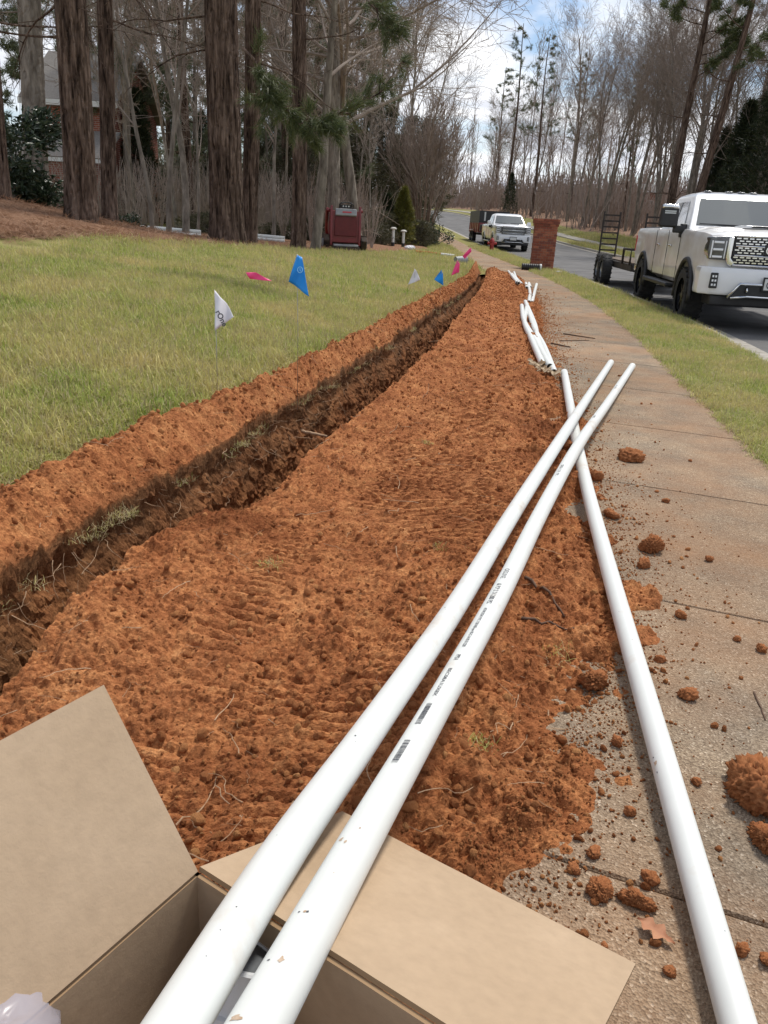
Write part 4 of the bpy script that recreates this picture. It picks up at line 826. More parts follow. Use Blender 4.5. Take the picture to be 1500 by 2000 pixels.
def grow(rs, pos, d, length, rad, lev, out, spec, tips):
    n, kids, ang, lr, rr, wig, trop, t0 = spec[lev]; step = length/n; p = np.array(pos, float); d = np.array(d, float); pts = [(p.copy(), d.copy(), rad)]
    for i in range(n):
        d = d + rs.normal(0, wig, 3) + np.array([0, 0, trop]); d /= np.linalg.norm(d); q = p+d*step; r1 = rad*(1-(i+1)/n*(.80 if lev else .72)); r1 = max(r1, spec['min'])
        out[lev].append((*p, *q, pts[-1][2], r1)); p = q; pts.append((p.copy(), d.copy(), r1))
    if lev+1 >= spec['levels']: tips.append((p, d)); return
    m = kids if isinstance(kids, int) else rs.integers(kids[0], kids[1]+1)
    for j in range(m):
        t = t0+(1-t0)*((j+rs.random())/m); f = t*n; i = min(int(f), n-1); q0, d0_, r0 = pts[i]; q1, d1_, r1 = pts[i+1]; w = f-i; q = q0*(1-w)+q1*w; dd = d0_*(1-w)+d1_*w; r_ = r0*(1-w)+r1*w
        a = rs.uniform(0, 2*PI); s = np.cross(dd, [.3, .5, .8]); s /= np.linalg.norm(s); u = np.cross(dd, s); an = R(ang)*rs.uniform(.65, 1.3); nd = dd*math.cos(an) + (s*math.cos(a)+u*math.sin(a))*math.sin(an)
        nd /= np.linalg.norm(nd); grow(rs, q, nd, length*lr*rs.uniform(.7, 1.2)*(1.15-.55*t), max(r_*rr, spec['min']), lev+1, out, spec, tips)
    if lev: grow(rs, p, d, length*lr*.8, max(pts[-1][2], spec['min']), lev+1, out, spec, tips)
def trunk_tube(P, rad, k, furrow=0.0, seed=0, flare=0.0):
    P = np.array(P, float); n = len(P); d = np.gradient(P, axis=0); d /= np.linalg.norm(d, axis=1)[:, None]; s = np.cross(d, [0, 1.0, 0]); s /= np.linalg.norm(s, axis=1)[:, None]; u = np.cross(s, d)
    a = np.arange(k)*2*PI/k; zz = np.linalg.norm(P-P[0], axis=1)[:, None]; A = np.repeat(a[None], n, 0); rr = np.asarray(rad)[:, None]*np.ones((1, k))
    if flare: rr = rr*(1+flare*np.exp(-zz/.35)*(1+.35*np.cos(A*5+seed)))
    if furrow:
        x = np.cos(A)*3.2+seed; y = np.sin(A)*3.2
        w = A*10/ (2*PI)*2.4 + 1.2*fbm(np.cos(A)*2+zz*.9, np.sin(A)*2+zz*.7+seed, 3)*2; plate = np.abs(((w+.25*np.sin(zz*3.1+A*3)) % 1)-.5)*2
        v2 = np.abs(((zz*1.9 + 2.2*fbm(x*1.4, y*1.4+zz*.6, 3) + np.floor(w)*.37) % 1)-.5)*2
        rr = rr - furrow*np.clip(1-plate*2.6, 0, 1) - furrow*.6*np.clip(1-v2*5, 0, 1) + furrow*.5*(fbm(x*4+zz*2, y*4-zz, 3)-.5)
    V = P[:, None] + rr[..., None]*(np.cos(a)[None, :, None]*s[:, None]+np.sin(a)[None, :, None]*u[:, None]); return V.reshape(-1, 3), grid_faces(n, k, True)[:, ::-1]
def merge(parts):
    V = []; F = []; b = 0
    for v, f in parts: V.append(v); F.append(f+b); b += len(v)
    return np.concatenate(V), np.concatenate(F)
def needles(C, D, n, ln, w, rs, spread=.9, droop=.1):
    """n needle triangles about each centre, fanned round direction D"""
    C = np.repeat(C, n, 0); D = np.repeat(D, n, 0); m = len(C); d = D + rs.normal(0, spread, (m, 3)); d[:, 2] -= droop; d /= np.linalg.norm(d, axis=1)[:, None]; L_ = ln*rs.uniform(.6, 1.15, m)[:, None]
    s = np.cross(d, rs.normal(size=(m, 3))); s /= np.linalg.norm(s, axis=1)[:, None]; B = C + rs.normal(0, ln*.16, (m, 3)); V = np.stack([B-s*w, B+s*w, B+d*L_], 1).reshape(-1, 3); return V, np.arange(m*3).reshape(-1, 3)
def leaves(C, D, ln, w, rs):
    m = len(C); d = D/np.linalg.norm(D, axis=1)[:, None]; s = np.cross(d, rs.normal(size=(m, 3))); s /= np.linalg.norm(s, axis=1)[:, None]; n = np.cross(s, d); L_ = ln*rs.uniform(.6, 1.2, m)[:, None]; W = w*rs.uniform(.7, 1.2, m)[:, None]
    V = np.stack([C, C+d*L_*.45+s*W+n*W*.3, C+d*L_, C+d*L_*.45-s*W+n*W*.3], 1).reshape(-1, 3); return V, np.arange(m*4).reshape(-1, 4)

def bare_tree(seed, H, r0, name, label, group, spread=38, bm=bark_grey, tm=twig_m, crown_from=.32, fork=False, kids=(15, 19), mn=.010, droop=.03, lr0=.42):
    rs = np.random.default_rng(seed)
    spec = {0: (9, kids, spread, lr0, .50, .05, .02, crown_from), 1: (5, (5, 7), 36, .52, .55, .10, .07, .2), 2: (4, (4, 6), 36, .52, .60, .13, droop, .15), 3: (3, (3, 4), 34, .55, .65, .16, droop, .15), 4: (2, 0, 0, 0, 0, .2, droop, 0), 'levels': 5, 'min': mn}
    out = {i: [] for i in range(5)}; tips = []; grow(rs, (0, 0, -.15), (rs.normal(0, .03), rs.normal(0, .03), 1), H, r0, 0, out, spec, tips)
    t = thing(name, label, 'tree', (0, 0, 0), 0, group)
    S = np.array(out[0]); P = np.concatenate([S[:, :3], S[-1:, 3:6]]); P = smooth_path(P, 26); rad = np.interp(np.linspace(0, 1, 26), np.linspace(0, 1, len(S)+1), np.concatenate([S[:, 6], S[-1:, 7]]))
    V, F = trunk_tube(P, rad, 12, r0*.06, seed, .35); np_obj('trunk', V, F, bm, t, smooth=True)
    V, F = merge([seg_geo(out[1], 6), seg_geo(out[2], 4), seg_geo(out[3]+out[4], 3)]); np_obj('crown', V, F, tm, t, smooth=False); return t
def pine_tree(seed, H, r0, name, label, group, crown_from=.55, blen=2.6, nb=26, nm=needle_m, dead=8, nlen=.26, nw=.012, per=12, bm=bark_pine):
    rs = np.random.default_rng(seed); t = thing(name, label, 'tree', (0, 0, 0), 0, group); n = 30; z = np.linspace(-.2, H, n); P = np.stack([.12*np.sin(z*.3+seed), .10*np.cos(z*.23+seed), z], 1); P[:, :2] -= P[0, :2]
    V, F = trunk_tube(P, r0*(1-.82*np.linspace(0, 1, n)**1.2), 14, r0*.07, seed, .3); np_obj('trunk', V, F, bm, t, smooth=True)
    segs = []; C = []; D = []; dsegs = []
    for i in range(nb+dead):
        isd = i >= nb; h = H*(crown_from+(1-crown_from)*(i+rs.random())/nb*.97) if not isd else H*rs.uniform(.12, crown_from); f = (h/H-crown_from)/(1-crown_from); L_ = blen*(1-.72*max(f, 0))*rs.uniform(.6, 1.2)*(.7 if isd else 1)
        a = rs.uniform(0, 2*PI); p = np.array([np.interp(h, z, P[:, 0]), np.interp(h, z, P[:, 1]), h]); d = np.array([math.cos(a), math.sin(a), rs.uniform(-.05, .35)-(.25 if isd else 0)]); m = 6; r_ = .045*(r0/.3)*(1-.5*max(f, 0))
        for j in range(m):
            d = d+rs.normal(0, .12, 3)+np.array([0, 0, .05]); d /= np.linalg.norm(d); q = p+d*L_/m; (dsegs if isd else segs).append((*p, *q, r_*(1-j/m*.8), r_*(1-(j+1)/m*.8)))
            for s_ in range(2 if j > 0 else 1):
                sd2 = d+rs.normal(0, .6, 3); sd2 /= np.linalg.norm(sd2); e = q+sd2*L_*.22*rs.uniform(.5, 1.3); (dsegs if isd else segs).append((*q, *e, r_*.3, .006))
                if not isd and j > 1:
                    for w_ in (.45, .75, 1.0): C.append(q+(e-q)*w_); D.append(sd2*.8+np.array([0, 0, .25]))
            p = q
    V, F = seg_geo(segs+dsegs, 4); np_obj('branches', V, F, bm, t)['kind'] = 'stuff'
    if C: V, F = needles(np.array(C), np.array(D), per, nlen, nw, rs); np_obj('crown', V, F, nm, t)
    return t
def evergreen(seed, H, rw, name, label, group, m=needle_dk, cat='tree', n=900, per=14, ln=.16, w=.012, shape='cone', trunk=True, droop=.1):
    rs = np.random.default_rng(seed); t = thing(name, label, cat, (0, 0, 0), 0, group); C = []; D = []; segs = []
    for i in range(n):
        h = rs.random()**(.75 if shape == 'cone' else .9); a = rs.uniform(0, 2*PI)
        rr = rw*((1-h)**.75+.04 if shape == 'cone' else math.sqrt(max(0, 1-(2*h-.85)**2/1.35)) if shape == 'ball' else (.55+.45*math.sin(PI*min(1, h*1.1)))) * (1+.28*math.sin(a*3+h*9+seed)+.15*math.sin(a*7-h*17)); q = rs.random()**.35
        p = np.array([math.cos(a)*rr*q, math.sin(a)*rr*q, .05+h*H]); C.append(p); D.append(np.array([math.cos(a)*.7, math.sin(a)*.7, .5]))
        if i % 5 == 0: segs.append((0, 0, max(.03, p[2]*.75), *p, .012, .004))
    V, F = seg_geo(segs+[(0, 0, -.1, 0, 0, H*.85, rw*.07+.02, .01)], 4); np_obj('trunk' if cat == 'tree' else 'stems', V, F, bark_grey, t)
    V, F = needles(np.array(C), np.array(D), per, ln, w, rs, .75, droop); np_obj('crown' if cat == 'tree' else 'foliage', V, F, m, t); return t
def broadleaf(seed, H, rw, name, label, group=None, n=2600, ln=.14, w=.028, m=broad_m, cat='shrub'):
    rs = np.random.default_rng(seed); t = thing(name, label, cat, (0, 0, 0), 0, group); lob = [(rs.normal(0, rw*.45), rs.normal(0, rw*.45), H*rs.uniform(.25, .8), rw*rs.uniform(.35, .6)) for _ in range(9)]; C = []; segs = []
    for i in range(n):
        x, y, z, r_ = lob[i % 9]; v = rs.normal(size=3); v /= np.linalg.norm(v); p = np.array([x, y, z])+v*r_*rs.random()**.4*np.array([1, 1, .9]); p[2] = max(p[2], .05); C.append(p)
    C = np.array(C); D = rs.normal(0, .6, C.shape)+np.array([0, 0, -.15])+C/np.array([rw, rw, H*2]); V, F = leaves(C, D, ln, w, rs); np_obj('foliage', V, F, m, t)
    for x, y, z, r_ in lob: segs.append((0, 0, -.1, x, y, z, .035, .012))
    V, F = seg_geo(segs, 5); np_obj('stems', V, F, bark_grey, t); return t
def vase(seed, H, rw, name, label, group=None, stems=16, tm=twig_red):
    rs = np.random.default_rng(seed); spec = {0: (7, (7, 9), 26, .40, .55, .04, .05, .35), 1: (4, (4, 6), 26, .55, .6, .07, .10, .2), 2: (3, (3, 4), 26, .6, .7, .09, .10, .2), 3: (2, 0, 0, 0, 0, .1, .1, 0), 'levels': 4, 'min': .008}
    out = {i: [] for i in range(4)}; tips = []
    for i in range(stems):
        a = 2*PI*i/stems+rs.normal(0, .2); s = rw*rs.uniform(.25, 1.0); grow(rs, (math.cos(a)*.12, math.sin(a)*.12, -.1), (math.cos(a)*s/H, math.sin(a)*s/H, 1), H*rs.uniform(.75, 1), .045, 0, out, spec, tips)
    t = thing(name, label, 'shrub', (0, 0, 0), 0, group); V, F = seg_geo(out[0], 6); np_obj('stems', V, F, mat('smooth_tan_bark', [(.3, (.17, .115, .08)), (.7, (.28, .20, .15))], scale=4, rough=.8), t)
    V, F = merge([seg_geo(out[1], 4), seg_geo(out[2]+out[3], 3)]); np_obj('twigs', V, F, tm, t); return t
USED = set()
def place(proto, x, y, s=1.0, rz=None, label=None, group=None, lean=(0, 0), dz=-.05, sz=None):
    o = proto if proto.name not in USED else copy_tree(proto); USED.add(proto.name)
    o.location = (x, y, gz(x, y)+dz); o.scale = (s, s, sz or s); o.rotation_euler = (lean[0], lean[1], random.uniform(0, 6.28) if rz is None else rz)
    if label: o['label'] = label
    if group: o['group'] = group
    return o
def pix(u, d, v=440):                                        # ground point under an image column at a depth
    p = atd(u, v, d); return float(p[0]), float(p[1])

# the big pines standing in the straw bed
def big_pine(u, d, dia, H, label, seed, lean=(0, 0), k=72, n=260, furrow=.030, flare=.28, bm=bark_pine, limbs=(), crown=True):
    x, y = pix(u, d); z0 = gz(x, y)-.12; t = thing('pine_tree', label, 'tree', (x, y, z0)); z = np.concatenate([np.linspace(0, 7, n), np.linspace(7, H, 24)[1:]]); P = np.stack([lean[0]*z+.05*np.sin(z*.5+seed), lean[1]*z+.04*np.cos(z*.6+seed), z], 1); P[:, :2] -= P[0, :2]
    V, F = trunk_tube(P, dia/2*(1-.75*(z/H)**1.3), k, furrow, seed, flare); np_obj('trunk', V, F, bm, t, smooth=False)
    rs = np.random.default_rng(seed); segs = []; C = []; D = []
    lims = [(h, a, L_, False) for h, a, L_ in limbs]
    if crown: lims += [(H*rs.uniform(.62, .98), rs.uniform(0, 6.28), rs.uniform(1.5, 3.2), True) for _ in range(26)]
    for h, a, L_, green in lims:
        p = np.array([np.interp(h, z, P[:, 0]), np.interp(h, z, P[:, 1]), h]); d_ = np.array([math.cos(a), math.sin(a), .12 if green else -.10]); m = 9; r_ = .04 if green else .022
        for j in range(m):
            d_ = d_+rs.normal(0, .10, 3)+np.array([0, 0, .02 if green else -.035]); d_ /= np.linalg.norm(d_); q = p+d_*L_/m; segs.append((*p, *q, r_*(1-j/m*.85), r_*(1-(j+1)/m*.85)))
            if j > 1:
                sd2 = d_+rs.normal(0, .55, 3); e = q+sd2/np.linalg.norm(sd2)*L_*.2*rs.uniform(.4, 1.4); segs.append((*q, *e, r_*.35, .003))
                e2 = e+(sd2/np.linalg.norm(sd2)+rs.normal(0, .5, 3))*L_*.08; segs.append((*e, *e2, r_*.2, .002))
                if green:
                    for w_ in (.5, 1): C.append(q+(e-q)*w_); D.append(sd2)
            p = q
    if segs: V, F = seg_geo(segs, 5); np_obj('branches', V, F, bm, t)['kind'] = 'stuff'
    if C: V, F = needles(np.array(C), np.array(D), 14, .22, .008, rs); np_obj('crown', V, F, needle_m, t)
    return t
big_pine(160, 13.2, .51, 24, 'thickest dark pine trunk, standing at the mulch edge by the brick house', 1, lean=(.045, 0), limbs=[(3.4, 2.6, 2.6), (4.3, 3.4, 2.2), (2.9, 3.3, 2.4), (4.9, 5.9, 2.5), (4.0, 5.4, 2.2)])
big_pine(444, 15.6, .66, 25, 'thick pine trunk with flared foot beside a slanting trunk', 2, lean=(.012, 0), flare=.38, limbs=[(4.2, 2.9, 2.6), (4.8, 3.5, 2.8), (5.2, .3, 2.4), (3.6, 3.3, 1.9), (5.0, 4.2, 2.2)])
big_pine(10, 14, .30, 20, 'pine trunk left of the brick house, beside the evergreen shrub', 3, lean=(.05, 0), k=40, n=120, limbs=[(3, .3, 2.2), (4.4, .1, 2.6), (3.7, 6.0, 2.4)])
big_pine(78, 18.5, .54, 23, 'grey barked pine trunk rising from the evergreen shrub', 4, lean=(.04, 0), k=44, n=140, bm=bark_grey, limbs=[(5, .2, 2.4), (4.6, 3.0, 2.2)])
big_pine(214, 15.0, .29, 22, 'slimmer pine trunk close beside the thickest trunk', 5, lean=(.03, 0), k=44, n=140, limbs=[(4.2, 5.9, 2.0), (3.6, .4, 1.8)])
big_pine(484, 17.2, .36, 22, 'slanting pine trunk just behind the flared one', 6, lean=(.025, 0), k=44, n=140, limbs=[(3.8, .2, 2.6), (4.9, .6, 2.4), (3.1, 6.1, 1.8)])
big_pine(583, 20.5, .40, 21, 'pine trunk between the slanting trunk and the red loader', 7, lean=(.004, 0), k=36, n=100, limbs=[(3.8, 1.0, 2.0), (5.1, 5.8, 2.6)])
big_pine(652, 25.5, .42, 22, 'pine trunk rising right behind the red loader', 8, k=36, n=100, bm=bark_grey, limbs=[(4.2, .4, 2.6), (5.6, .1, 3.0), (5.2, 3.3, 2.6)])
# pine boughs hanging into the view from the flared pine
def bough(u0, v0, u1, v1, d0_, d1_, label, seed, n=9, L_=.9, drop=.25, m=needle_m, per=26, nl=.15):
    rs = np.random.default_rng(seed); A = atd(u0, v0, d0_); B = atd(u1, v1, d1_); t = thing('pine_bough', label, 'branch', tuple(A)); segs = []; C = []; D = []; prev = A.copy()
    for i in range(1, n+1):
        s = i/n; q = A+(B-A)*s + np.array([0, 0, -drop*math.sin(PI*s)]) + rs.normal(0, .03, 3); segs.append((*(prev-A), *(q-A), .018*(1-s*.7), .018*(1-(s+1/n)*.7)+.002))
        for _ in range(4):
            sd2 = (B-A)/np.linalg.norm(B-A)+rs.normal(0, .65, 3)-np.array([0, 0, .15]); sd2 /= np.linalg.norm(sd2); e = q+sd2*L_*rs.uniform(.2, .7)*(1.1-.5*s); segs.append((*(q-A), *(e-A), .006, .003))
            for w_ in (.4, .6, .8, 1.0): C.append(q+(e-q)*w_-A); D.append(sd2)
        prev = q
    V, F = seg_geo(segs, 5); np_obj('stem', V, F, bark_pine, t)
    V, F = needles(np.array(C), np.array(D), per, nl, .0035, rs, .55, .05); np_obj('needles', V, F, m, t)
bough(475, 95, 640, 235, 9.0, 8.6, 'green pine bough sweeping down past the flared pine trunk', 3, n=10, L_=.68, drop=.25, per=40, m=needle_m)
bough(640, 240, 780, 130, 9.5, 10.0, 'upturned pine bough tip over the red loader', 4, n=6, L_=.5, drop=.12, per=16)
bough(700, -40, 770, 50, 10.0, 10.0, 'pine bough hanging at the top, over the golden conifer', 6, n=5, L_=.7, drop=.1)

# spreading bare tree behind the loader whose branches reach toward the road
BR = bare_tree(21, 11.5, .20, 'bare_tree', 'wide spreading bare tree arching over the lawn toward the road', None, spread=74, crown_from=.30, kids=(26, 28), mn=.006, droop=-.012, tm=twig_m, lr0=.58)
place(BR, *pix(700, 26), s=1.0, rz=.6)
BR2 = bare_tree(23, 10, .14, 'bare_tree', 'slender bare tree with drooping twigs beside the spreading tree', None, spread=66, crown_from=.3, kids=(18, 20), mn=.006, droop=-.03)
place(BR2, *pix(615, 21), s=1.0, rz=2.0)
# protos
GL = 'bare trees in the wood on the house side'; GRt = 'bare trees in the wood across the road'
LBL_L = 'bare grey brown tree in the wood behind the pines'; LBL_R = 'bare leafless tree in the wood across the road'
BT = [bare_tree(30+i, [17, 19, 15, 18, 16, 20][i], [.17, .20, .13, .18, .14, .22][i], 'bare_tree', LBL_R, GRt, spread=[28, 34, 25, 38, 30, 26][i], crown_from=[.35, .42, .25, .38, .30, .45][i], tm=[twig_m, twig_red, twig_m, twig_m, twig_red, twig_m][i], mn=.007) for i in range(6)]
PT = [pine_tree(50+i, [21, 23, 19][i], [.20, .23, .17][i], 'tall_pine', 'tall pine with bare lower trunk across the road', 'tall pines across the road', crown_from=[.42, .50, .36][i], blen=[2.6, 3.0, 2.3][i], nb=30, nlen=.34, nw=.014, per=10) for i in range(3)]
YP = [pine_tree(64+i, [13, 11][i], [.11, .09][i], 'young_pine', 'soft grey green young pine in the wood behind the front pines', 'young pines behind the front pines', crown_from=.16, blen=2.6, nb=34, nm=needle_soft, dead=3, nlen=.34, nw=.016, per=14, bm=bark_grey) for i in range(2)]
for i, (u, d, s) in enumerate([(262, 34, 1), (318, 40, 1.05), (385, 36, 1), (350, 55, 1.2), (540, 38, 1), (605, 34, .9), (500, 58, 1.2), (430, 50, 1.2), (225, 46, 1.2), (640, 48, 1.1), (570, 52, 1.2), (20, 38, 1.1), (110, 52, 1.2), (700, 55, 1.1)]): place(YP[i % 2], *pix(u, d), s=s)
CD = [evergreen(70+i, [6.5, 8.0][i], [1.3, 1.7][i], 'cedar_tree', 'dark evergreen cedar in the wood on the house side', 'dark cedars behind the pines', n=950, per=11, ln=.34, w=.02) for i in range(2)]
SP = [bare_tree(80+i, [7, 8.5][i], [.05, .06][i], 'sapling', 'thin bare sapling among the pines', 'saplings among the pines', spread=30, crown_from=.3, kids=(9, 11), mn=.005, tm=[twig_m, twig_red][i]) for i in range(2)]
rl = random.Random(11)
# house side, specific stems seen between the big pines
for i, (u, d, s) in enumerate([(296, 19, 1.15), (328, 21, 1.2), (385, 24, 1.0), (345, 26, 1.1), (270, 28, 1.1), (535, 24, 1.0), (560, 30, 1.2), (610, 31, 1.0), (240, 30, 1.2), (400, 33, 1.2), (690, 36, 1.2), (520, 36, 1.2), (720, 33, 1.0)]):
    place(SP[i % 2], *pix(u, d), s=s)
for i, (u, d, s) in enumerate([(362, 22, .8), (255, 32, .9), (415, 40, 1.0), (545, 38, .95), (130, 40, 1), (600, 44, 1.0), (655, 52, 1), (700, 58, 1), (745, 66, 1), (790, 80, .95), (560, 62, 1), (420, 66, 1), (290, 64, 1), (150, 62, 1), (-60, 40, 1), (-120, 55, 1), (630, 74, 1), (820, 95, .9), (680, 90, 1)]):
    place(BT[(i*5+2) % 6], *pix(u, d), s=s*rl.uniform(.9, 1.1), label=LBL_L, group=GL)
for i, (u, d, s) in enumerate([(375, 30, .9), (560, 33, .9), (210, 38, 1), (620, 40, .95), (-40, 28, .9), (690, 46, .9), (740, 56, .9), (335, 50, 1), (470, 52, 1)]):
    place(PT[i % 3], *pix(u, d), s=s*rl.uniform(.85, 1.05), label='tall straight pine deep in the wood behind the front pines', group='tall pines behind the front pines')
for i, (u, d, s) in enumerate([(280, 33, .8), (225, 42, .9), (610, 40, .7), (400, 46, .7), (505, 48, .7), (350, 60, .8)]):
    place(CD[i % 2], *pix(u, d), s=s*rl.uniform(.85, 1.15))
# across the road
RT = [(1085, 62), (1130, 58), (1170, 50), (1210, 46), (1245, 52), (1290, 44), (1060, 74), (1020, 84), (1100, 80), (1150, 72), (1190, 66), (1235, 64), (1275, 60), (1320, 56), (1360, 50), (1400, 52), (1440, 48), (1480, 50), (1520, 46), (1120, 96), (1040, 104), (980, 110), (1000, 96), (1175, 88), (1220, 84), (1265, 80), (1310, 76), (1355, 72), (1410, 70), (1460, 68), (1510, 66), (950, 124), (930, 138), (1075, 118), (1140, 112), (1200, 106), (1255, 100), (1330, 96), (1390, 92), (1450, 88), (1500, 86), (1180, 57), (1160, 62), (1225, 55), (1300, 51), (1260, 47), (1340, 62), (1560, 58), (1600, 64), (1640, 50), (1110, 68), (1012, 120), (965, 150), (1035, 66), (1095, 70), (1125, 64), (1145, 60), (1205, 58), (1015, 78), (1050, 60), (1240, 58), (1160, 76), (1075, 88), (1185, 52)]
for i, (u, d) in enumerate(RT):
    x, y = pix(u, d, 455)
    if x-float(XK(y)) < ROADW+7.5: x = float(XK(y))+ROADW+7.5+rl.random()*2
    if i % 3 == 2 and i > 18: continue
    if u > 1300 and i % 3: continue
    if u > 1240 and i % 2: continue
    place(BT[i % 6], x, y, s=rl.uniform(.66, .92), label=LBL_R, group=GRt)
PTB = [pine_tree(60+i, 20, .27, 'tall_pine', 'straight tall pine above the white truck across the road', None, crown_from=.46, blen=3.0, nb=20, nlen=.36, nw=.017, per=26, dead=5) for i in range(2)]
for i, (u, d, ln) in enumerate([(1305, 46, .01), (1345, 44, .085)]):
    x, y = pix(u, d, 440); place(PTB[i], x, y, s=1.0, rz=0, lean=(0, ln), label=['straight tall pine above the white truck across the road', 'leaning tall pine above the white truck across the road'][i])
for i, (u, d, s, ln) in enumerate([(1000, 92, .9, 0), (985, 104, .95, 0), (1215, 74, .75, 0), (1110, 90, .8, 0), (1440, 58, .9, 0), (1490, 54, 1, 0), (960, 132, 1, 0), (1560, 48, 1, 0)]):
    x, y = pix(u, d, 440)
    if x-float(XK(y)) < ROADW+7: x = float(XK(y))+ROADW+7
    place(PT[i % 3], x, y, s=s, lean=(0, ln), label='tall pine with bare lower trunk across the road', group='tall pines across the road')
for i, (u, d, s) in enumerate([(1420, 47, 1.25), (1475, 44, 1.3), (1385, 52, 1.1), (1510, 48, 1.4), (1450, 56, 1.5), (990, 95, .6), (1540, 55, 1.3)]):
    x, y = pix(u, d, 450); place(CD[i % 2], x, y, s=s, label='dark evergreen tree behind the white truck' if i != 5 else 'small dark evergreen beside the far road', group='dark evergreens behind the truck' if i != 5 else None)
o = None
# garden planting by the loader
OLV = [evergreen(170+i, [6.0, 5.0][i], [1.5, 1.3][i], 'olive_cedar', 'tall loose olive green evergreen behind the loader and golden conifer', 'olive evergreens behind the loader', olive_m, n=1000, per=12, ln=.34, w=.018, shape='oval') for i in range(2)]
for i, (u, d, s) in enumerate([(600, 33, .9), (690, 40, 1.0), (735, 44, 1.1), (775, 47, 1.1), (812, 50, 1.15), (640, 45, 1.1), (540, 42, 1.0)]): place(OLV[i % 2], *pix(u, d), s=s)
GOLD = evergreen(90, 2.35, .62, 'golden_conifer', 'golden green cone shaped conifer beside the white posts', None, gold_m, 'shrub', n=1100, per=14, ln=.16, w=.010); place(GOLD, *pix(787, 33.5), s=1.0)
DARKC = evergreen(91, 2.2, .6, 'blue_conifer', 'dark blue green conifer behind the golden conifer', None, needle_dk, 'shrub', n=700, per=12, ln=.18, w=.012); place(DARKC, *pix(757, 36), s=.95)
RND = broadleaf(92, 1.15, .8, 'round_shrub', 'dark rounded shrub at the sidewalk beside the golden conifer', None, n=2600, ln=.10, w=.022); place(RND, *pix(842, 37), s=1.0)
BRN = evergreen(93, 1.5, 1.1, 'olive_shrub', 'loose olive brown shrub behind the red loader', None, olive_m, 'shrub', n=900, per=14, ln=.16, w=.009, shape='ball'); place(BRN, *pix(733, 33), s=.9)
BRN2 = evergreen(94, 1.1, .75, 'brown_shrub', 'brownish shrub between the golden conifer and the round shrub', None, olive_m, 'shrub', n=700, per=14, ln=.14, w=.008, shape='ball'); place(BRN2, *pix(818, 35.5), s=1.0)
LOW = evergreen(95, .5, .8, 'low_shrub', 'low grey green ground shrub beside the white posts', None, olive_m, 'shrub', n=500, per=12, ln=.12, w=.007, shape='ball'); place(LOW, *pix(735, 30.5), s=.9)
VS = vase(96, 5.6, 2.1, 'crape_myrtle', 'bare vase shaped multi stem shrub tree by the sidewalk', None, stems=22); place(VS, *pix(826, 40), s=1.05)
RH = broadleaf(97, 2.6, 1.25, 'evergreen_shrub', 'large glossy leaved evergreen shrub in front of the brick house', None, n=4200, ln=.20, w=.035); place(RH, *pix(14, 15.5), s=.82)
RH2 = broadleaf(98, 1.4, .9, 'evergreen_shrub', 'lower glossy shrub at the foot of the thickest trunk', None, n=2000, ln=.17, w=.03); place(RH2, *pix(88, 16.2), s=.8)
SM = broadleaf(99, .45, .4, 'small_shrub', 'small dark shrub between the pine trunks on the straw bed', None, n=700, ln=.08, w=.02); place(SM, *pix(247, 17.5), s=1.0)
for i, (u, d) in enumerate([(550, 27), (410, 26), (610, 28), (700, 31)]):
    place(BRN if False else LOW, *pix(u, d), s=1.1+.2*i, label='low grey green shrub under the wood edge', group='low shrubs under the wood edge')
# the wood seen as one mass far behind, on both sides
def far_wood():
    rs = np.random.default_rng(5); segs = []; cx = []
    for side, n in ((-1, 80), (1, 190)):
        for i in range(n):
            if side < 0: y = rs.uniform(60, 190); x = -rs.uniform(2, 110) - (y-60)*.05
            else: y = rs.uniform(60, 210); x = float(XK(y))+ROADW+(rs.uniform(20, 100) if y < 95 else rs.uniform(7, 90))
            if side < 0 and y > 95 and rs.random() < .5: x = float(XK(y))-5-rs.uniform(3, 40)
            z = gz(x, y); H = rs.uniform(11, 19); r_ = rs.uniform(.06, .15); top = np.array([x+rs.normal(0, .5), y, z+H]); segs.append((x, y, z-.2, *top, r_, .03))
            for j in range(22):
                h = rs.uniform(.25, 1); p = np.array([x, y, z])+(top-np.array([x, y, z]))*h; L_ = rs.uniform(1.2, 3.6)*(1.15-.6*h); a = rs.uniform(0, 6.28); q = p+np.array([math.cos(a)*.6, math.sin(a)*.6, .9])*L_; segs.append((*p, *q, .035, .014))
                for _ in range(5): e = p+(q-p)*rs.uniform(.3, 1); f = e+np.array([rs.normal(0, .5), rs.normal(0, .5), rs.uniform(.2, 1)])*rs.uniform(.5, 1.4); segs.append((*e, *f, .016, .011))
    V, F = seg_geo(segs, 3); tag(np_obj('far_wood', V, F, twig_m), 'distant bare wood reading as one grey brown mass', 'wood', kind='stuff')
far_wood()
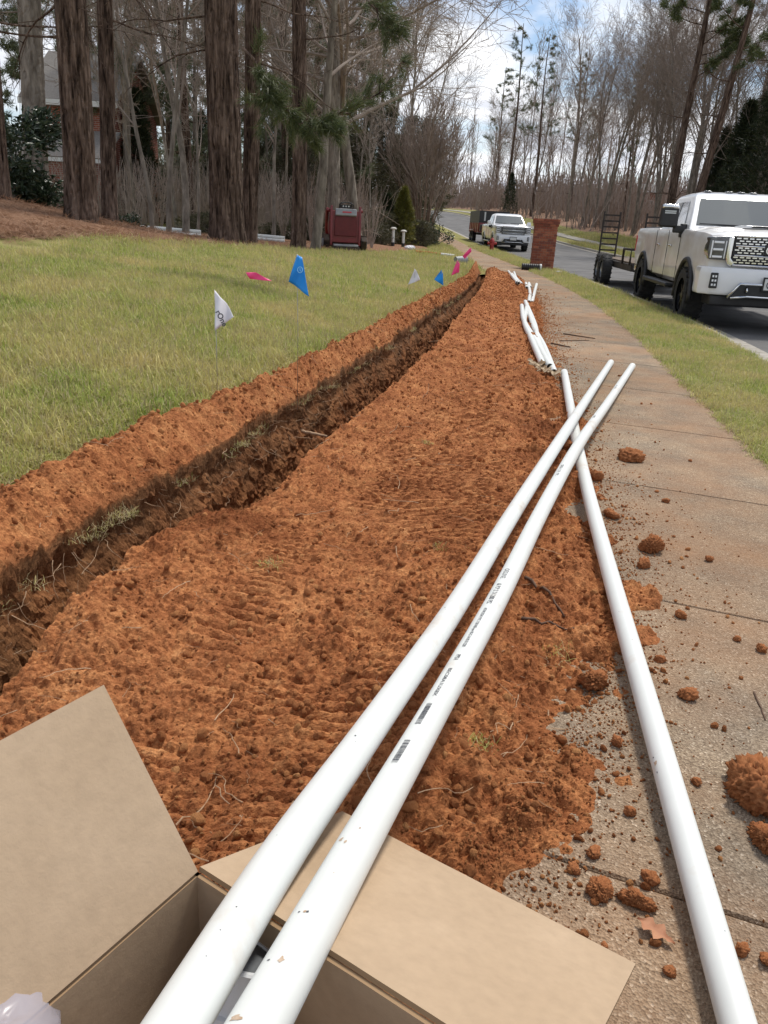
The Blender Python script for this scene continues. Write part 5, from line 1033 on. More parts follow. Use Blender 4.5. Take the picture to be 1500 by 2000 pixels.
def underbrush():
    rs = np.random.default_rng(8); segs = []
    for i in range(2600):
        if i % 2: u = rs.uniform(-80, 740); d = rs.uniform(26, 62); x, y = pix(u, d)
        else:
            u = rs.uniform(1000, 1560); d = rs.uniform(44, 105); x, y = pix(u, d, 455)
            if x-float(XK(y)) < ROADW+9: continue
        z = gz(x, y)
        for j in range(7): a = rs.uniform(0, 6.28); t = rs.uniform(.1, .7); L_ = rs.uniform(.6, 2.4); q = np.array([x+math.cos(a)*t*L_*.6, y+math.sin(a)*t*L_*.6, z+L_]); segs.append((x, y, z-.1, *q, .012, .006)); e = q+rs.normal(0, .35, 3); segs.append((*(q*.6+np.array([x, y, z])*.4), *e, .007, .005))
    for i in range(2600):
        y = rs.uniform(75, 200); x = float(XK(y))+ROADW+rs.uniform(6, 90) if i % 3 else -rs.uniform(0, 70)-8+min(0, float(XK(y))); z = gz(x, y)
        for j in range(8): a = rs.uniform(0, 6.28); L_ = rs.uniform(1.5, 5.5); q = np.array([x+math.cos(a)*L_*.35, y+math.sin(a)*L_*.35, z+L_]); segs.append((x+rs.normal(0, .6), y, z-.1, *q, .05, .03))
    V, F = seg_geo(segs, 3); tag(np_obj('underbrush', V, F, twig_red), 'tangle of bare brown brush on the wood floor', 'brush', kind='stuff')
underbrush()
# ------------------------------------------------------------------ vehicles
paint = mat('white_paint', [(.3, (.74, .75, .77)), (.7, (.80, .81, .82))], scale=2, rough=.28, coat=.8, spec=.5)
paint_dusty = mat('dusty_white_paint', [(.35, (.60, .57, .53)), (.65, (.78, .78, .78))], scale=2.2, rough=.35, coat=.5, detail=7)
chrome = mat('chrome', [(.5, (.75, .76, .78))], metal=1.0, rough=.10)
blackp = mat('black_plastic', [(.3, (.012, .012, .013)), (.7, (.022, .022, .024))], scale=12, rough=.5)
darkwell = mat('underbody_black', [(.5, (.008, .008, .008))], rough=.9)
rubber = mat('tyre_rubber', [(.3, (.014, .014, .014)), (.7, (.030, .029, .028))], scale=10, rough=.85, bump=.003, bscale=50)
rimm = mat('black_rim', [(.5, (.018, .018, .02))], rough=.35, metal=.4)
rim_l = mat('silver_rim', [(.5, (.45, .46, .47))], rough=.3, metal=.9)
ledm = mat('lamp_lens', [(.5, (.85, .87, .9))], rough=.12, coat=1)
lampd = mat('smoked_lamp', [(.3, (.03, .032, .036)), (.7, (.10, .105, .115))], scale=14, rough=.1, coat=1)
redm = mat('emblem_red', [(.5, (.55, .03, .04))], rough=.3)
platem = mat('plate_silver', [(.5, (.62, .63, .62))], rough=.4)
glass = bpy.data.materials.new('car_glass'); glass.use_nodes = True; b_ = glass.node_tree.nodes['Principled BSDF']; b_.inputs['Base Color'].default_value = (.03, .042, .044, 1); b_.inputs['Roughness'].default_value = .04; b_.inputs['Specular IOR Level'].default_value = 1.0; b_.inputs['Coat Weight'].default_value = 1; b_.inputs['Coat IOR'].default_value = 1.45
def loft(rings, name, m, parent, smooth=True):
    n = len(rings); k = len(rings[0]); V = np.array(rings, float).reshape(-1, 3); F = [tuple(f) for f in grid_faces(n, k, True)] + [tuple(range(k-1, -1, -1)), tuple((n-1)*k+j for j in range(k))]
    me = bpy.data.meshes.new(name); me.from_pydata([tuple(v) for v in V], [], F); me.materials.append(m); bm = bmesh.new(); bm.from_mesh(me); bmesh.ops.recalc_face_normals(bm, faces=bm.faces); bm.to_mesh(me); bm.free()
    return link(bpy.data.objects.new(name, me), parent)
def cut(o, cutters):
    cu = []
    for c, r_, d in cutters:
        mb = MB(); mb.lathe([(r_, -d/2), (r_, d/2)], 36, axis='X'); k = mb.build('cut', darkwell); k.location = c; cu.append(k); m = o.modifiers.new('b', 'BOOLEAN'); m.operation = 'DIFFERENCE'; m.solver = 'EXACT'; m.object = k
    par = o.parent; o.parent = None; bpy.context.view_layer.update(); dg = bpy.context.evaluated_depsgraph_get(); me = bpy.data.meshes.new_from_object(o.evaluated_get(dg)); o.modifiers.clear(); o.data = me; o.parent = par
    for k in cu: bpy.data.objects.remove(k)
def soft(o, w=.02, seg=2, ang=30):
    m = o.modifiers.new('bevel', 'BEVEL'); m.width = w; m.segments = seg; m.limit_method = 'ANGLE'; m.angle_limit = R(ang); o.data.polygons.foreach_set('use_smooth', [True]*len(o.data.polygons)); o.modifiers.new('wn', 'WEIGHTED_NORMAL'); return o
def pane(q, a, b, c, d, name, m, parent, off=.004, thick=.004, rnd=.0):
    """a patch of quad q=(BL,BR,TR,TL) between fractions a..b across and c..d up, proud by off"""
    BL, BR, TR, TL = [np.array(v, float) for v in q]; n = np.cross(BR-BL, TL-BL); n /= np.linalg.norm(n)
    f = lambda s, t: (BL*(1-s)+BR*s)*(1-t)+(TL*(1-s)+TR*s)*t
    co = [(a, c), (b, c), (b, d), (a, d)] if not isinstance(a, list) else a
    top = [f(*p)+n*off for p in co]; bot = [p-n*(off+thick) for p in top]; mb = MB(); k = len(co); mb.add([tuple(p) for p in top+bot], [tuple(range(k)), tuple(range(2*k-1, k-1, -1))]+[(i, k+i, k+(i+1) % k, (i+1) % k) for i in range(k)]); return mb.build(name, m, parent)
def wheel(parent, x, y, r_, w, out, rm=rimm, spokes=8):
    mb = MB(); mb.lathe([(r_*.62, -w/2), (r_*.80, -w*.52), (r_*.95, -w*.50), (r_, -w*.38), (r_, w*.38), (r_*.95, w*.50), (r_*.80, w*.52), (r_*.62, w/2)], 40, axis='X', cap=False)
    for i in range(40):
        a = 2*PI*i/40
        for s in (-1, 1): mb.box((s*w*.30+(.02 if i % 2 else -.02)*s, math.cos(a)*r_, math.sin(a)*r_), (w*.34, r_*.085, .018), rx=a+PI/2)
    wh = mb.build('wheel', rubber, parent); wh.location = (x, y, r_)
    mb = MB(); o_ = out*w*.36; mb.lathe([(r_*.60, o_-.10*out), (r_*.62, o_), (r_*.55, o_+.01*out), (r_*.53, o_-.06*out), (0.001, o_-.07*out)], 32, axis='X')
    for i in range(spokes):
        a = 2*PI*i/spokes; mb.box((o_-.02*out, math.cos(a)*r_*.32, math.sin(a)*r_*.32), (.035, r_*.46, r_*.10), rx=a)
    mb.lathe([(r_*.16, o_-.05*out), (r_*.15, o_+.01*out), (.001, o_+.015*out)], 20, axis='X'); mb.build('rim', rm, wh)
    return wh
def half_ring(pts): return pts + [(-x, y, z) for x, y, z in pts[::-1] if abs(x) > 1e-6]
def pickup(name, label, loc, rz, lift=0.0, hd=True, plate='CA', tow=True):
    t = thing(name, label, 'pickup truck', loc, rz); W = 1.03; L_ = lift
    st = [(-.99, .95, .62, 1.27, 1.31), (-.93, .99, .60, 1.33, 1.38), (-.6, W, .58, 1.37, 1.435), (.0, W, .58, 1.39, 1.46), (.70, W, .56, 1.41, 1.48), (.74, W, .54, 1.415, 1.43), (1.8, W, .54, 1.42, 1.43), (2.98, W, .54, 1.42, 1.43), (3.01, W, .56, 1.44, 1.45), (4.0, W, .58, 1.44, 1.45), (5.28, W-.01, .62, 1.44, 1.45), (5.34, W-.05, .64, 1.42, 1.43)]
    rings = []
    for y, w, zb, zs, zt in st:
        rings.append(half_ring([(0, y, zb+L_), (w*.86, y, zb+L_), (w*.97, y, zb+.08+L_), (w, y, zb+.30+L_), (w*.985, y, zs-.22+L_), (w*.995, y, zs-.10+L_), (w*.955, y, zs-.01+L_), (w*.60, y, zt-.012+L_), (0, y, zt+L_)]))
    body = loft(rings, 'body', paint_dusty if hd else paint, t)
    cut(body, [((s*1.0, y, .43), .535, .86) for s in (-1, 1) for y in (0, 4.04)]); soft(body, .03, 3, 40)
    mb = MB(); mb.box((0, 2.1, .55+L_), (1.25, 5.9, .22)); mb.box((0, 0, .43), (1.5, .12, .12)); mb.box((0, 4.04, .43), (1.5, .12, .12)); mb.build('chassis', darkwell, t)
    # cab
    def ring(z, hw, y0, y1): return [(-hw, y0, z), (-hw*.6, y0-.05, z), (hw*.6, y0-.05, z), (hw, y0, z), (hw, (y0+y1)/2, z), (hw, y1, z), (-hw, y1, z), (-hw, (y0+y1)/2, z)]
    zb, zt = 1.40+L_, 2.00+L_
    cab = loft([ring(zb, .965, .58, 2.96), ring(zb+.3, .866, .97, 2.88), ring(zt-.06, .785, 1.33, 2.80), ring(zt, .735, 1.46, 2.72), ring(zt+.035, .62, 1.66, 2.60)], 'cab', paint, t); soft(cab, .02, 2, 25)
    fq = [(-.93, .585, zb), (.93, .585, zb), (.785, 1.30, zt-.06), (-.785, 1.30, zt-.06)]
    ws = loft([[(-.83, .665, zb+.085), (-.5, .615, zb+.085), (.5, .615, zb+.085), (.83, .665, zb+.085)], [(-.745, 1.235, zt-.075), (-.45, 1.19, zt-.075), (.45, 1.19, zt-.075), (.745, 1.235, zt-.075)]], 'windshield', glass, t)
    me = ws.data; me.clear_geometry(); V = []; nn = 9
    for i in range(2):
        for j in range(nn):
            s = -1+2*j/(nn-1); hw = .845 if i == 0 else .725; V.append((s*hw, (.672 if i == 0 else 1.225)-.062*(1-s*s) - .012, (zb+.085 if i == 0 else zt-.095)))
    me.from_pydata(V, [], [tuple(f) for f in grid_faces(2, nn)]); me.materials.clear(); me.materials.append(glass); sm = ws.modifiers.new('s', 'SOLIDIFY'); sm.thickness = .006
    for s in (-1, 1):
        q = [(s*.965, .58, zb), (s*.965, 2.96, zb), (s*.785, 2.80, zt-.06), (s*.785, 1.33, zt-.06)]
        if s < 0: q = [q[1], q[0], q[3], q[2]]
        A = [[(.16, .10), (.44, .10), (.47, .86), (.20, .86)], [(.50, .10), (.86, .10), (.84, .86), (.52, .86)]]
        if s < 0: A = [[(1-x, z) for x, z in a][::-1] for a in A]
        for a in A: pane(q, a, 0, 0, 0, 'side_window', glass, t, off=.014)
        mb = MB(); mb.box((s*1.035, 1.55, 1.13+L_), (.022, .20, .035)); mb.build('door_handle', chrome if hd else paint, t, .006); mb = MB(); mb.box((s*1.035, 2.62, 1.13+L_), (.022, .20, .035)); mb.build('door_handle', chrome if hd else paint, t, .006)
        mb = MB()
        for yy in (.78, 1.80, 2.92): mb.box((s*1.0285, yy, .98+L_), (.006, .012, .82))
        mb.build('door_seam', darkwell, t)
        mb = MB(); mb.box((s*1.06, 2.0, .50+L_), (.17, 2.3, .07)); mb.build('running_board', blackp if hd else rim_l, t, .02)
        # arch flares
        for y in (0, 4.04):
            mb = MB(); P_ = [(s*1.035, y+.555*math.cos(a), .43+.555*math.sin(a)) for a in np.linspace(-.10, PI+.10, 18)]; mb.tube(P_, .038 if hd else .022, 8); mb.build('wheel_arch', blackp if hd else paint, t, smooth=True)
        # mirrors
        mw, mh = (.30, .36) if hd else (.24, .20); mx = s*(1.27 if hd else 1.16); mz = (1.60 if hd else 1.50)+L_
        mb = MB(); mb.box((mx, .80, mz), (mw, .15, mh), taper=.92); mi_ = mb.build('mirror', blackp if hd else paint, t, .035, seg=3)
        if hd: mb = MB(); mb.box((mx, .792, mz+mh*.40), (mw*.97, .152, .075), taper=.9); mb.build('mirror_cap', chrome, mi_, .03)
        if hd: mb = MB(); mb.box((mx, .722, mz+mh*.20), (mw*.6, .006, .02)); mb.box((mx, .722, mz+mh*.12), (mw*.6, .006, .02)); mb.build('mirror_trim', rim_l, mi_)
        mb = MB(); mb.box((s*1.06, .84, mz-.20), (.22, .10, .12)); mb.box((s*1.0, .86, mz-.22), (.10, .13, .22)); mb.build('mirror_arm', blackp, t, .02)
        # headlamps
        mb = MB(); mb.prism([(s*.66, .985+L_), (s*.97, .99+L_), (s*1.0, 1.10+L_), (s*.985, 1.30+L_), (s*.66, 1.32+L_)], -1.045, -.80, 'Y'); hl = mb.build('headlight', lampd, t, .015)
        mb = MB()
        for z in (1.03, 1.13, 1.23): mb.box((s*.86, -1.05, z+L_), (.14, .015, .030)); 
        mb.box((s*.95, -1.045, 1.13+L_), (.022, .02, .24)); mb.box((s*.76, -1.048, 1.13+L_), (.014, .012, .25)); mb.build('lamp_strip', ledm, hl, .005)
        if hd:
            mb = MB(); mb.prism([(s*.645, .90+L_), (s*.70, .93+L_), (s*.735, 1.02+L_), (s*.735, 1.30+L_), (s*.66, 1.31+L_), (s*.66, 1.02+L_), (s*.60, .95+L_)], -1.06, -.98, 'Y'); mb.build('chrome_bracket', chrome, t, .012)
        # fog lamps
        mb = MB(); mb.box((s*.86, -1.125, .70+L_), (.12, .03, .22), taper=.9); fg = mb.build('fog_light', blackp, t, .02)
        mb = MB()
        for i in range(3):
            for j in range(2): mb.box((s*(.84+.04*j), -1.143, .64+.06*i+L_), (.024, .012, .030))
        mb.build('lamp_cell', ledm, fg)
    # face
    mb = MB(); mb.box((0, -1.0, 1.12+L_), (1.30, .08, .42)); gr = mb.build('grille', blackp, t, .01)
    mb = MB()
    for z in ((.925, 1.06, 1.19, 1.325) if hd else (.95, 1.12, 1.30)): mb.tube([(-.62, -1.045, z+L_), (0, -1.075, z+L_), (.62, -1.045, z+L_)], .016, 8)
    mb.build('grille_bar', chrome, gr, smooth=True)
    mb = MB()
    for r_i, z in enumerate((.965, 1.00, 1.035, 1.10, 1.135, 1.165, 1.225, 1.26, 1.295)):
        for i in range(14):
            x = -.60+.088*i+(.044 if r_i % 2 else 0)
            if abs(x) < .62: mb.box((x, -1.052-.02*(1-(x/.62)**2), z+L_), (.062, .014, .017), ry=.0)
    o = mb.build('grille_mesh', chrome if hd else rim_l, gr); o['kind'] = 'stuff'
    if hd:
        mb = MB(); mb.box((0, -1.085, 1.15+L_), (.46, .03, .15)); bd = mb.build('badge', blackp, t, .01); V, F = text_mesh('GMC', .155)
        for mtl, off, sc in ((chrome, -1.103, 1.10), (redm, -1.109, 1.0)):
            cx = (V[:, 0].max()+V[:, 0].min())/2; cz = (V[:, 1].max()+V[:, 1].min())/2; me = bpy.data.meshes.new('l'); me.from_pydata([((v[0]-cx)*1.15*sc, off, (v[1]-cz)*sc+1.15+L_) for v in V], [], F); me.materials.append(mtl); link(bpy.data.objects.new('badge_letters', me), bd)
    else: mb = MB(); mb.box((0, -1.085, 1.12+L_), (.22, .03, .07)); mb.build('badge', rim_l, t, .02)
    bp_ = [half_ring([(0, -1.16+.10*0, zb_), (.55, -1.145, zb_), (.90, -1.10, zb_), (1.035, -.95, zb_), (1.03, -.66, zb_), (0, -.66, zb_)]) for zb_ in (.50+L_, .56+L_, .80+L_, .88+L_)]
    bp_ = []
    for z_, o_ in ((.50, .03), (.56, 0), (.80, 0), (.885, .035)): bp_.append(half_ring([(0, -1.16+o_, z_+L_), (.55, -1.145+o_, z_+L_), (.90, -1.09+o_, z_+L_), (1.035-o_*.3, -.95, z_+L_), (1.03-o_*.3, -.62, z_+L_), (0, -.62, z_+L_)]))
    bu = loft(bp_, 'bumper', paint, t); soft(bu, .015)
    mb = MB(); mb.prism([(-.62, .47+L_), (.62, .47+L_), (.50, .665+L_), (-.50, .665+L_)], -1.19, -.9, 'Y'); lo = mb.build('lower_intake', blackp, t, .01)
    mb = MB(); mb.tube([(-.64, -1.17, .47+L_), (-.50, -1.2, .675+L_), (.50, -1.2, .675+L_), (.64, -1.17, .47+L_)], .02, 8); mb.tube([(-.6, -1.18, .47+L_), (-.38, -1.2, .50+L_), (.38, -1.2, .50+L_), (.6, -1.18, .47+L_)], .018, 8); mb.build('intake_trim', chrome, lo, smooth=True)
    for s in (-1, 1): mb = MB(); mb.tube([(s*.40, -1.20, .56+L_), (s*.40, -1.25, .58+L_), (s*.40, -1.20, .63+L_)], .016, 8); mb.build('tow_hook', chrome, t, smooth=True)
    mb = MB(); mb.box((0, -1.215, .685+L_), (.40, .02, .20)); pf = mb.build('number_plate', blackp, t, .006); mb = MB(); mb.box((0, -1.228, .685+L_), (.355, .01, .155)); mb.build('plate', platem, pf, .004)
    if plate:
        V, F = text_mesh(plate, .15); me = bpy.data.meshes.new('l'); me.from_pydata([(v[0]*.85-.155, -1.2345, v[1]+.63+L_) for v in V], [], F); me.materials.append(ink); link(bpy.data.objects.new('plate_letters', me), pf)
    mb = MB(); mb.box((0, -.78, .42+L_), (1.7, .5, .16)); mb.build('valance', blackp, t, .03)
    if hd:
        mb = MB(); mb.prism([(-.40, -.55), (.40, -.55), (.34, .30), (-.34, .30)], 1.44+L_, 1.485+L_, 'Z'); mb.build('hood_scoop', paint, t, .02); mb = MB(); mb.box((0, -.556, 1.466+L_), (.62, .02, .028)); mb.build('scoop_vent', blackp, t, .004)
        for x in (-.55, -.2, 0, .2, .55): mb = MB(); mb.box((x, 1.56, zt+.035), (.11, .09, .028)); mb.build('roof_light', lampd, t, .01)
    mb = MB(); mb.tube([(-.80, .64, zb+.10), (-.2, .60, zb+.095)], .009, 6); mb.tube([(.05, .60, zb+.10), (.7, .63, zb+.11)], .009, 6); mb.build('wiper', blackp, t)
    mb = MB(); mb.box((0, 4.15, 1.40+L_), (1.75, 2.2, .12)); mb.build('bed_cover', blackp, t, .02)
    for s in (-1, 1): mb = MB(); mb.box((s*.96, 5.33, 1.12+L_), (.12, .06, .34)); mb.build('tail_light', redm, t, .02)
    mb = MB(); mb.box((0, 5.45, .62+L_), (1.9, .18, .18)); mb.build('rear_bumper', chrome if hd else rim_l, t, .03)
    for y in (0, 4.04):
        for s in (-1, 1): wheel(t, s*(.915 if hd else .88), y, .43 if hd else .40, .29 if hd else .26, s, rimm if hd else rim_l)
    return t
rzt = -.125; ty = 12.85; tx = float(XK(ty))+1.10
pickup('pickup_truck', 'large white pickup with chrome grille and black tow mirrors, towing a flatbed trailer', (tx, ty, float(G(ty))-.155), rzt, lift=.03)
t2y = 47.2; t2x = float(XK(t2y))+1.25
pickup('pickup_truck', 'white pickup parked uphill in front of the red dump trailer', (t2x, t2y, float(G(t2y))-.155), .02, lift=-.02, hd=False, plate=None)

steel = mat('dark_steel', [(.3, (.018, .016, .015)), (.6, (.045, .035, .03)), (.8, (.10, .055, .035))], scale=8, rough=.7, metal=.2)
deckw = mat('worn_deck_wood', [(.3, (.09, .065, .045)), (.7, (.20, .15, .11))], scale=6, rough=.9, stretch=(1, .2, 1))
def flat_trailer(loc, rz):
    t = thing('flatbed_trailer', 'dark steel flatbed trailer with upright ladder ramps behind the large white pickup', 'trailer', loc, rz)
    mb = MB()
    for s in (-1, 1): mb.box((s*.78, 3.4, .56), (.09, 5.2, .16)); mb.tube([(s*.70, .9, .55), (0, -.1, .52)], .045, 8)
    for y in np.arange(.9, 6.0, .7): mb.box((0, y, .52), (1.5, .07, .10))
    mb.box((0, .86, .60), (1.65, .08, .14)); mb.build('frame', steel, t, .006)
    for i in range(9): mb = MB(); mb.box((-.69+.1725*i, 3.4, .665), (.160, 5.05, .035)); mb.build('plank', deckw, t)
    mb = MB(); mb.tube([(-.86, .9, .62), (-.86, .9, .98), (.86, .9, .98), (.86, .9, .62)], .03, 8); mb.tube([(-.86, .9, .98), (-.86, 1.9, .98), (-.86, 1.9, .62)], .03, 8); mb.tube([(.86, .9, .98), (.86, 1.9, .98), (.86, 1.9, .62)], .03, 8); mb.build('front_rail', steel, t, smooth=True)
    for s in (-1, 1):
        for y in (3.55, 4.38): wheel(t, s*1.0, y, .39, .24, s, rim_l, 6)
        mb = MB(); mb.box((s*.52, 5.98, 1.30), (.05, .03, .03)); 
        for x in (-.235, .235): mb.box((s*.62+x, 6.0, 1.28), (.045, .055, 1.32))
        rp_ = mb.build('ramp', steel, t, .004)
        for i in range(8): mb = MB(); mb.box((s*.62, 6.0, .70+.163*i), (.44, .05, .045)); mb.build('rung', steel, rp_)
    mb = MB(); mb.box((.1, 1.25, .82), (.8, .3, .26)); mb.build('tool_box', blackp, t, .02)
    for s in (-1, 1): mb = MB(); mb.box((s*.86, 5.95, .56), (.10, .06, .12)); mb.build('tail_light', redm, t, .01)
    return t
hx = tx + math.sin(-rzt)*5.75; hy = ty + math.cos(rzt)*5.75
flat_trailer((hx, hy, float(G(hy))-.16), -.095)
redp = mat('red_paint', [(.3, (.20, .012, .018)), (.7, (.30, .022, .028))], scale=3, rough=.4, coat=.3)
redb = mat('loader_red', [(.3, (.15, .012, .016)), (.7, (.24, .018, .022))], scale=4, rough=.4, coat=.2)
def dump_trailer(loc, rz):
    t = thing('dump_trailer', 'red dump trailer with tall black side boards behind the uphill pickup', 'trailer', loc, rz)
    mb = MB(); mb.box((0, 3.4, 1.0), (1.95, 4.2, .62)); mb.build('body', redp, t, .02)
    for s in (-1, 1):
        for i in range(6): mb = MB(); mb.box((s*.985, 1.45+.78*i, 1.0), (.06, .08, .6)); mb.build('side_rib', redp, t, .01)
        mb = MB(); mb.box((s*.96, 3.4, 1.68), (.05, 4.2, .74)); mb.build('side_board', blackp, t)
        for y in (3.3, 4.15): wheel(t, s*.98, y, .38, .24, s, rim_l, 6)
        mb = MB(); mb.box((s*1.0, 3.72, .84), (.28, 1.9, .05)); mb.build('fender', redp, t, .02)
    mb = MB(); mb.box((0, 1.32, 1.68), (1.92, .05, .74)); mb.build('front_board', blackp, t)
    mb = MB(); mb.box((-.62, 1.28, 1.70), (.10, .02, .55)); mb.build('decal', platem, t)
    mb = MB(); mb.tube([(-.7, 1.4, .55), (0, 0, .52)], .05, 8); mb.tube([(.7, 1.4, .55), (0, 0, .52)], .05, 8); mb.box((0, 3.2, .6), (1.3, 4.4, .14)); mb.build('frame', steel, t)
    mb = MB(); mb.box((-.45, .72, .98), (1.1, .42, .42)); mb.build('tool_box', blackp, t, .02)
    return t
dump_trailer((t2x-.02*5.7, t2y+5.75, float(G(t2y+6))-.1), .06)

# ------------------------------------------------------------------ small red track loader
grey_c = mat('loader_grey', [(.3, (.24, .25, .26)), (.7, (.34, .35, .36))], scale=6, rough=.5)
dirty = mat('muddy_black', [(.35, (.02, .018, .016)), (.65, (.09, .06, .042))], scale=6, rough=.9, detail=7)
def loader(loc, rz):
    t = thing('track_loader', 'small red stand-on track loader on the pine straw', 'loader', loc, rz)
    mb = MB(); mb.prism([(-.40, .24), (.40, .24), (.42, .62), (.40, 1.12), (-.40, 1.12), (-.42, .62)], .02, 1.15, 'Y'); mb.build('hood', redb, t, .02)
    mb = MB(); mb.prism([(-.33, .42), (.33, .42), (.33, .86), (.30, .98), (-.30, .98), (-.33, .86)], -.03, .03, 'Y'); mb.build('rear_panel', mat('loader_dark_red', [(.3, (.10, .008, .010)), (.7, (.15, .012, .014))], scale=5, rough=.5), t, .02)
    for s in (-1, 1):
        mb = MB(); mb.prism([(-.03, .16), (.10, .16), (.12, .9), (.16, 1.22), (.04, 1.26), (-.03, .9)], s*.385, s*.455, 'X'); mb.build('upright', redb, t, .012)
        mb = MB(); mb.prism([(.0, .12), (-.12, .30), (.05, .44), (1.10, .42), (1.28, .26), (1.16, .05), (.14, .02)], s*.47, s*.64, 'X'); tr = mb.build('track', dirty, t, .02)
        for i in range(12): mb = MB(); mb.box((s*.555, .06+.1*i, .435), (.18, .045, .035)); mb.build('track_pad', dirty, tr)
        for y, r_ in ((.16, .13), (.60, .10), (1.06, .14)): mb = MB(); mb.lathe([(r_, -.012), (r_, .012)], 18, (s*.648, y, .22), 'X'); mb.build('road_wheel', grey_c, tr)
        mb = MB(); mb.tube([(s*.47, .15, 1.12), (s*.50, .7, 1.16), (s*.46, 1.5, .62), (s*.40, 1.72, .30)], .05, 8); mb.build('lift_arm', redb, t, smooth=True)
        mb = MB(); mb.tube([(s*.20, .02, 1.16), (s*.20, -.06, 1.30), (s*.10, -.10, 1.33)], .016, 8); mb.build('control_lever', blackp, t, smooth=True)
    mb = MB(); mb.box((0, .00, 1.07), (.62, .16, .20), rx=-.25); ds = mb.build('dashboard', grey_c, t, .03); mb = MB(); mb.box((.02, -.085, 1.085), (.26, .012, .035), rx=-.25); mb.build('red_marking', redm, ds)
    mb = MB(); mb.box((0, .12, 1.24), (.34, .14, .10)); mb.tube([(-.16, .06, 1.22), (-.16, .0, 1.35), (.16, 0, 1.35), (.16, .06, 1.22)], .016, 8); mb.build('grab_bar', blackp, t, .006)
    for x in (-.08, 0, .08): mb = MB(); mb.lathe([(.022, 0), (.022, -.02)], 12, (x, .045, 1.245), 'Y'); mb.build('gauge', platem, t)
    mb = MB(); mb.box((0, -.16, .17), (.72, .34, .06)); mb.build('platform', grey_c, t, .015); mb = MB(); mb.box((0, -.15, .07), (.80, .40, .12)); mb.build('skid_plate', dirty, t, .02)
    mb = MB(); mb.prism([(1.65, .02), (2.2, .02), (2.05, .12), (1.75, .45), (1.65, .45)], -.58, .58, 'X'); mb.build('bucket', dirty, t, .01)
    return t
lx, ly = pix(674, 22.8, 480); loader((lx, ly, gz(lx, ly)+.02), .16)

# ------------------------------------------------------------------ hydrant
hyd = mat('hydrant_red', [(.3, (.30, .022, .024)), (.7, (.42, .035, .035))], scale=9, rough=.5)
def hydrant(x, y):
    t = thing('fire_hydrant', 'red fire hydrant on the verge beside the uphill pickup', 'hydrant', (x, y, gz(x, y)))
    mb = MB(); mb.lathe([(.17, -.05), (.17, .03), (.11, .04), (.105, .10), (.105, .46), (.135, .47), (.135, .50), (.12, .52), (.10, .58), (.055, .63), (.03, .64), (.03, .69), (.001, .69)], 24); mb.build('barrel', hyd, t, smooth=False)
    for s in (-1, 1): mb = MB(); mb.lathe([(.055, 0), (.055, .10), (.07, .10), (.07, .15), (.02, .15), (.02, .18), (.001, .18)], 14, axis='X'); o = mb.build('nozzle', hyd, t); o.location = (s*.07, 0, .40); o.rotation_euler = (0, 0, 0 if s > 0 else PI)
    mb = MB(); mb.lathe([(.075, 0), (.075, .10), (.09, .10), (.09, .16), (.025, .16), (.025, .19), (.001, .19)], 16, axis='X'); o = mb.build('nozzle', hyd, t); o.location = (0, -.07, .36); o.rotation_euler = (0, 0, -PI/2)
    mb = MB(); mb.lathe([(.175, .03), (.175, .055), (.12, .056)], 20); mb.build('base_flange', steel, t)
hp_ = at(963, 491, .16); hydrant(float(XK(41))-.45, 41.5)

# ------------------------------------------------------------------ brick pillar
brick_mats = [mat('brick_%d' % i, [(.3, tuple(c*.75 for c in col)), (.7, col)], scale=30, rough=.9, detail=6) for i, col in enumerate([(.34, .105, .060), (.28, .082, .050), (.40, .14, .080), (.23, .075, .052)])]
mortar = mat('mortar', [(.3, (.30, .24, .19)), (.7, (.42, .35, .28))], scale=20, rough=1)
def pillar(x, y, rz):
    S = .70; CHt = .0735; t = thing('brick_pillar', 'square red brick pillar standing on the grass verge', 'pillar', (x, y, gz(x, y)-.10), rz); n = 22
    mb = MB(); mb.box((0, 0, n*CHt/2), (S-.03, S-.03, n*CHt-.01)); mb.build('core', mortar, t)
    def bm_(L_): mb = MB(); mb.box((0, 0, 0), (L_, .09, .066)); me = bpy.data.meshes.new('brick'); me.from_pydata(mb.v, [], mb.f); return me
    lib = {}
    rb = random.Random(3)
    for c in range(n):
        gr_ = {n-1: .05, n-2: .05, n-3: .025}.get(c, 0.0); S_ = S+gr_*2; z = CHt*(c+.5)
        for side in range(4):
            full = (side % 2) == (c % 2); m = 4 if full else 3; span = S_ if full else S_-.18; L_ = span/m-.011
            for j in range(m):
                mi_ = rb.randrange(4); key = (round(L_, 3), mi_)
                if key not in lib: me = bm_(L_); me.materials.append(brick_mats[mi_]); lib[key] = me
                o = link(bpy.data.objects.new('brick', lib[key]), t); a = side*PI/2; s = -span/2+span/m*(j+.5); d = S_/2-.045+rb.uniform(-.002, .002); o.location = (math.cos(a)*s+math.sin(a)*d, math.sin(a)*s-math.cos(a)*d, z); o.rotation_euler = (0, 0, a)
    return t
pillar(4.62, 25.9, -.10)
# black corrugated roll by the pillar
def roll_():
    p = at(1036, 526, .10); y = float(p[1]); t = thing('black_pipe_roll', 'short black plastic drum with white end cap near the pillar', 'plastic drum', (float(p[0]), y, gz(float(p[0]), y)), -.1)
    prof = []; 
    for i in range(19): prof.append((.098 if i % 2 else .088, -.27+.03*i))
    mb = MB(); mb.lathe(prof, 24, (0, 0, .10), 'X'); mb.build('drum', blackp, t); mb = MB(); mb.lathe([(.10, .27), (.10, .31), (.085, .325), (.001, .325)], 24, (0, 0, .10), 'X'); mb.build('end_cap', pvc, t, .004)
roll_()

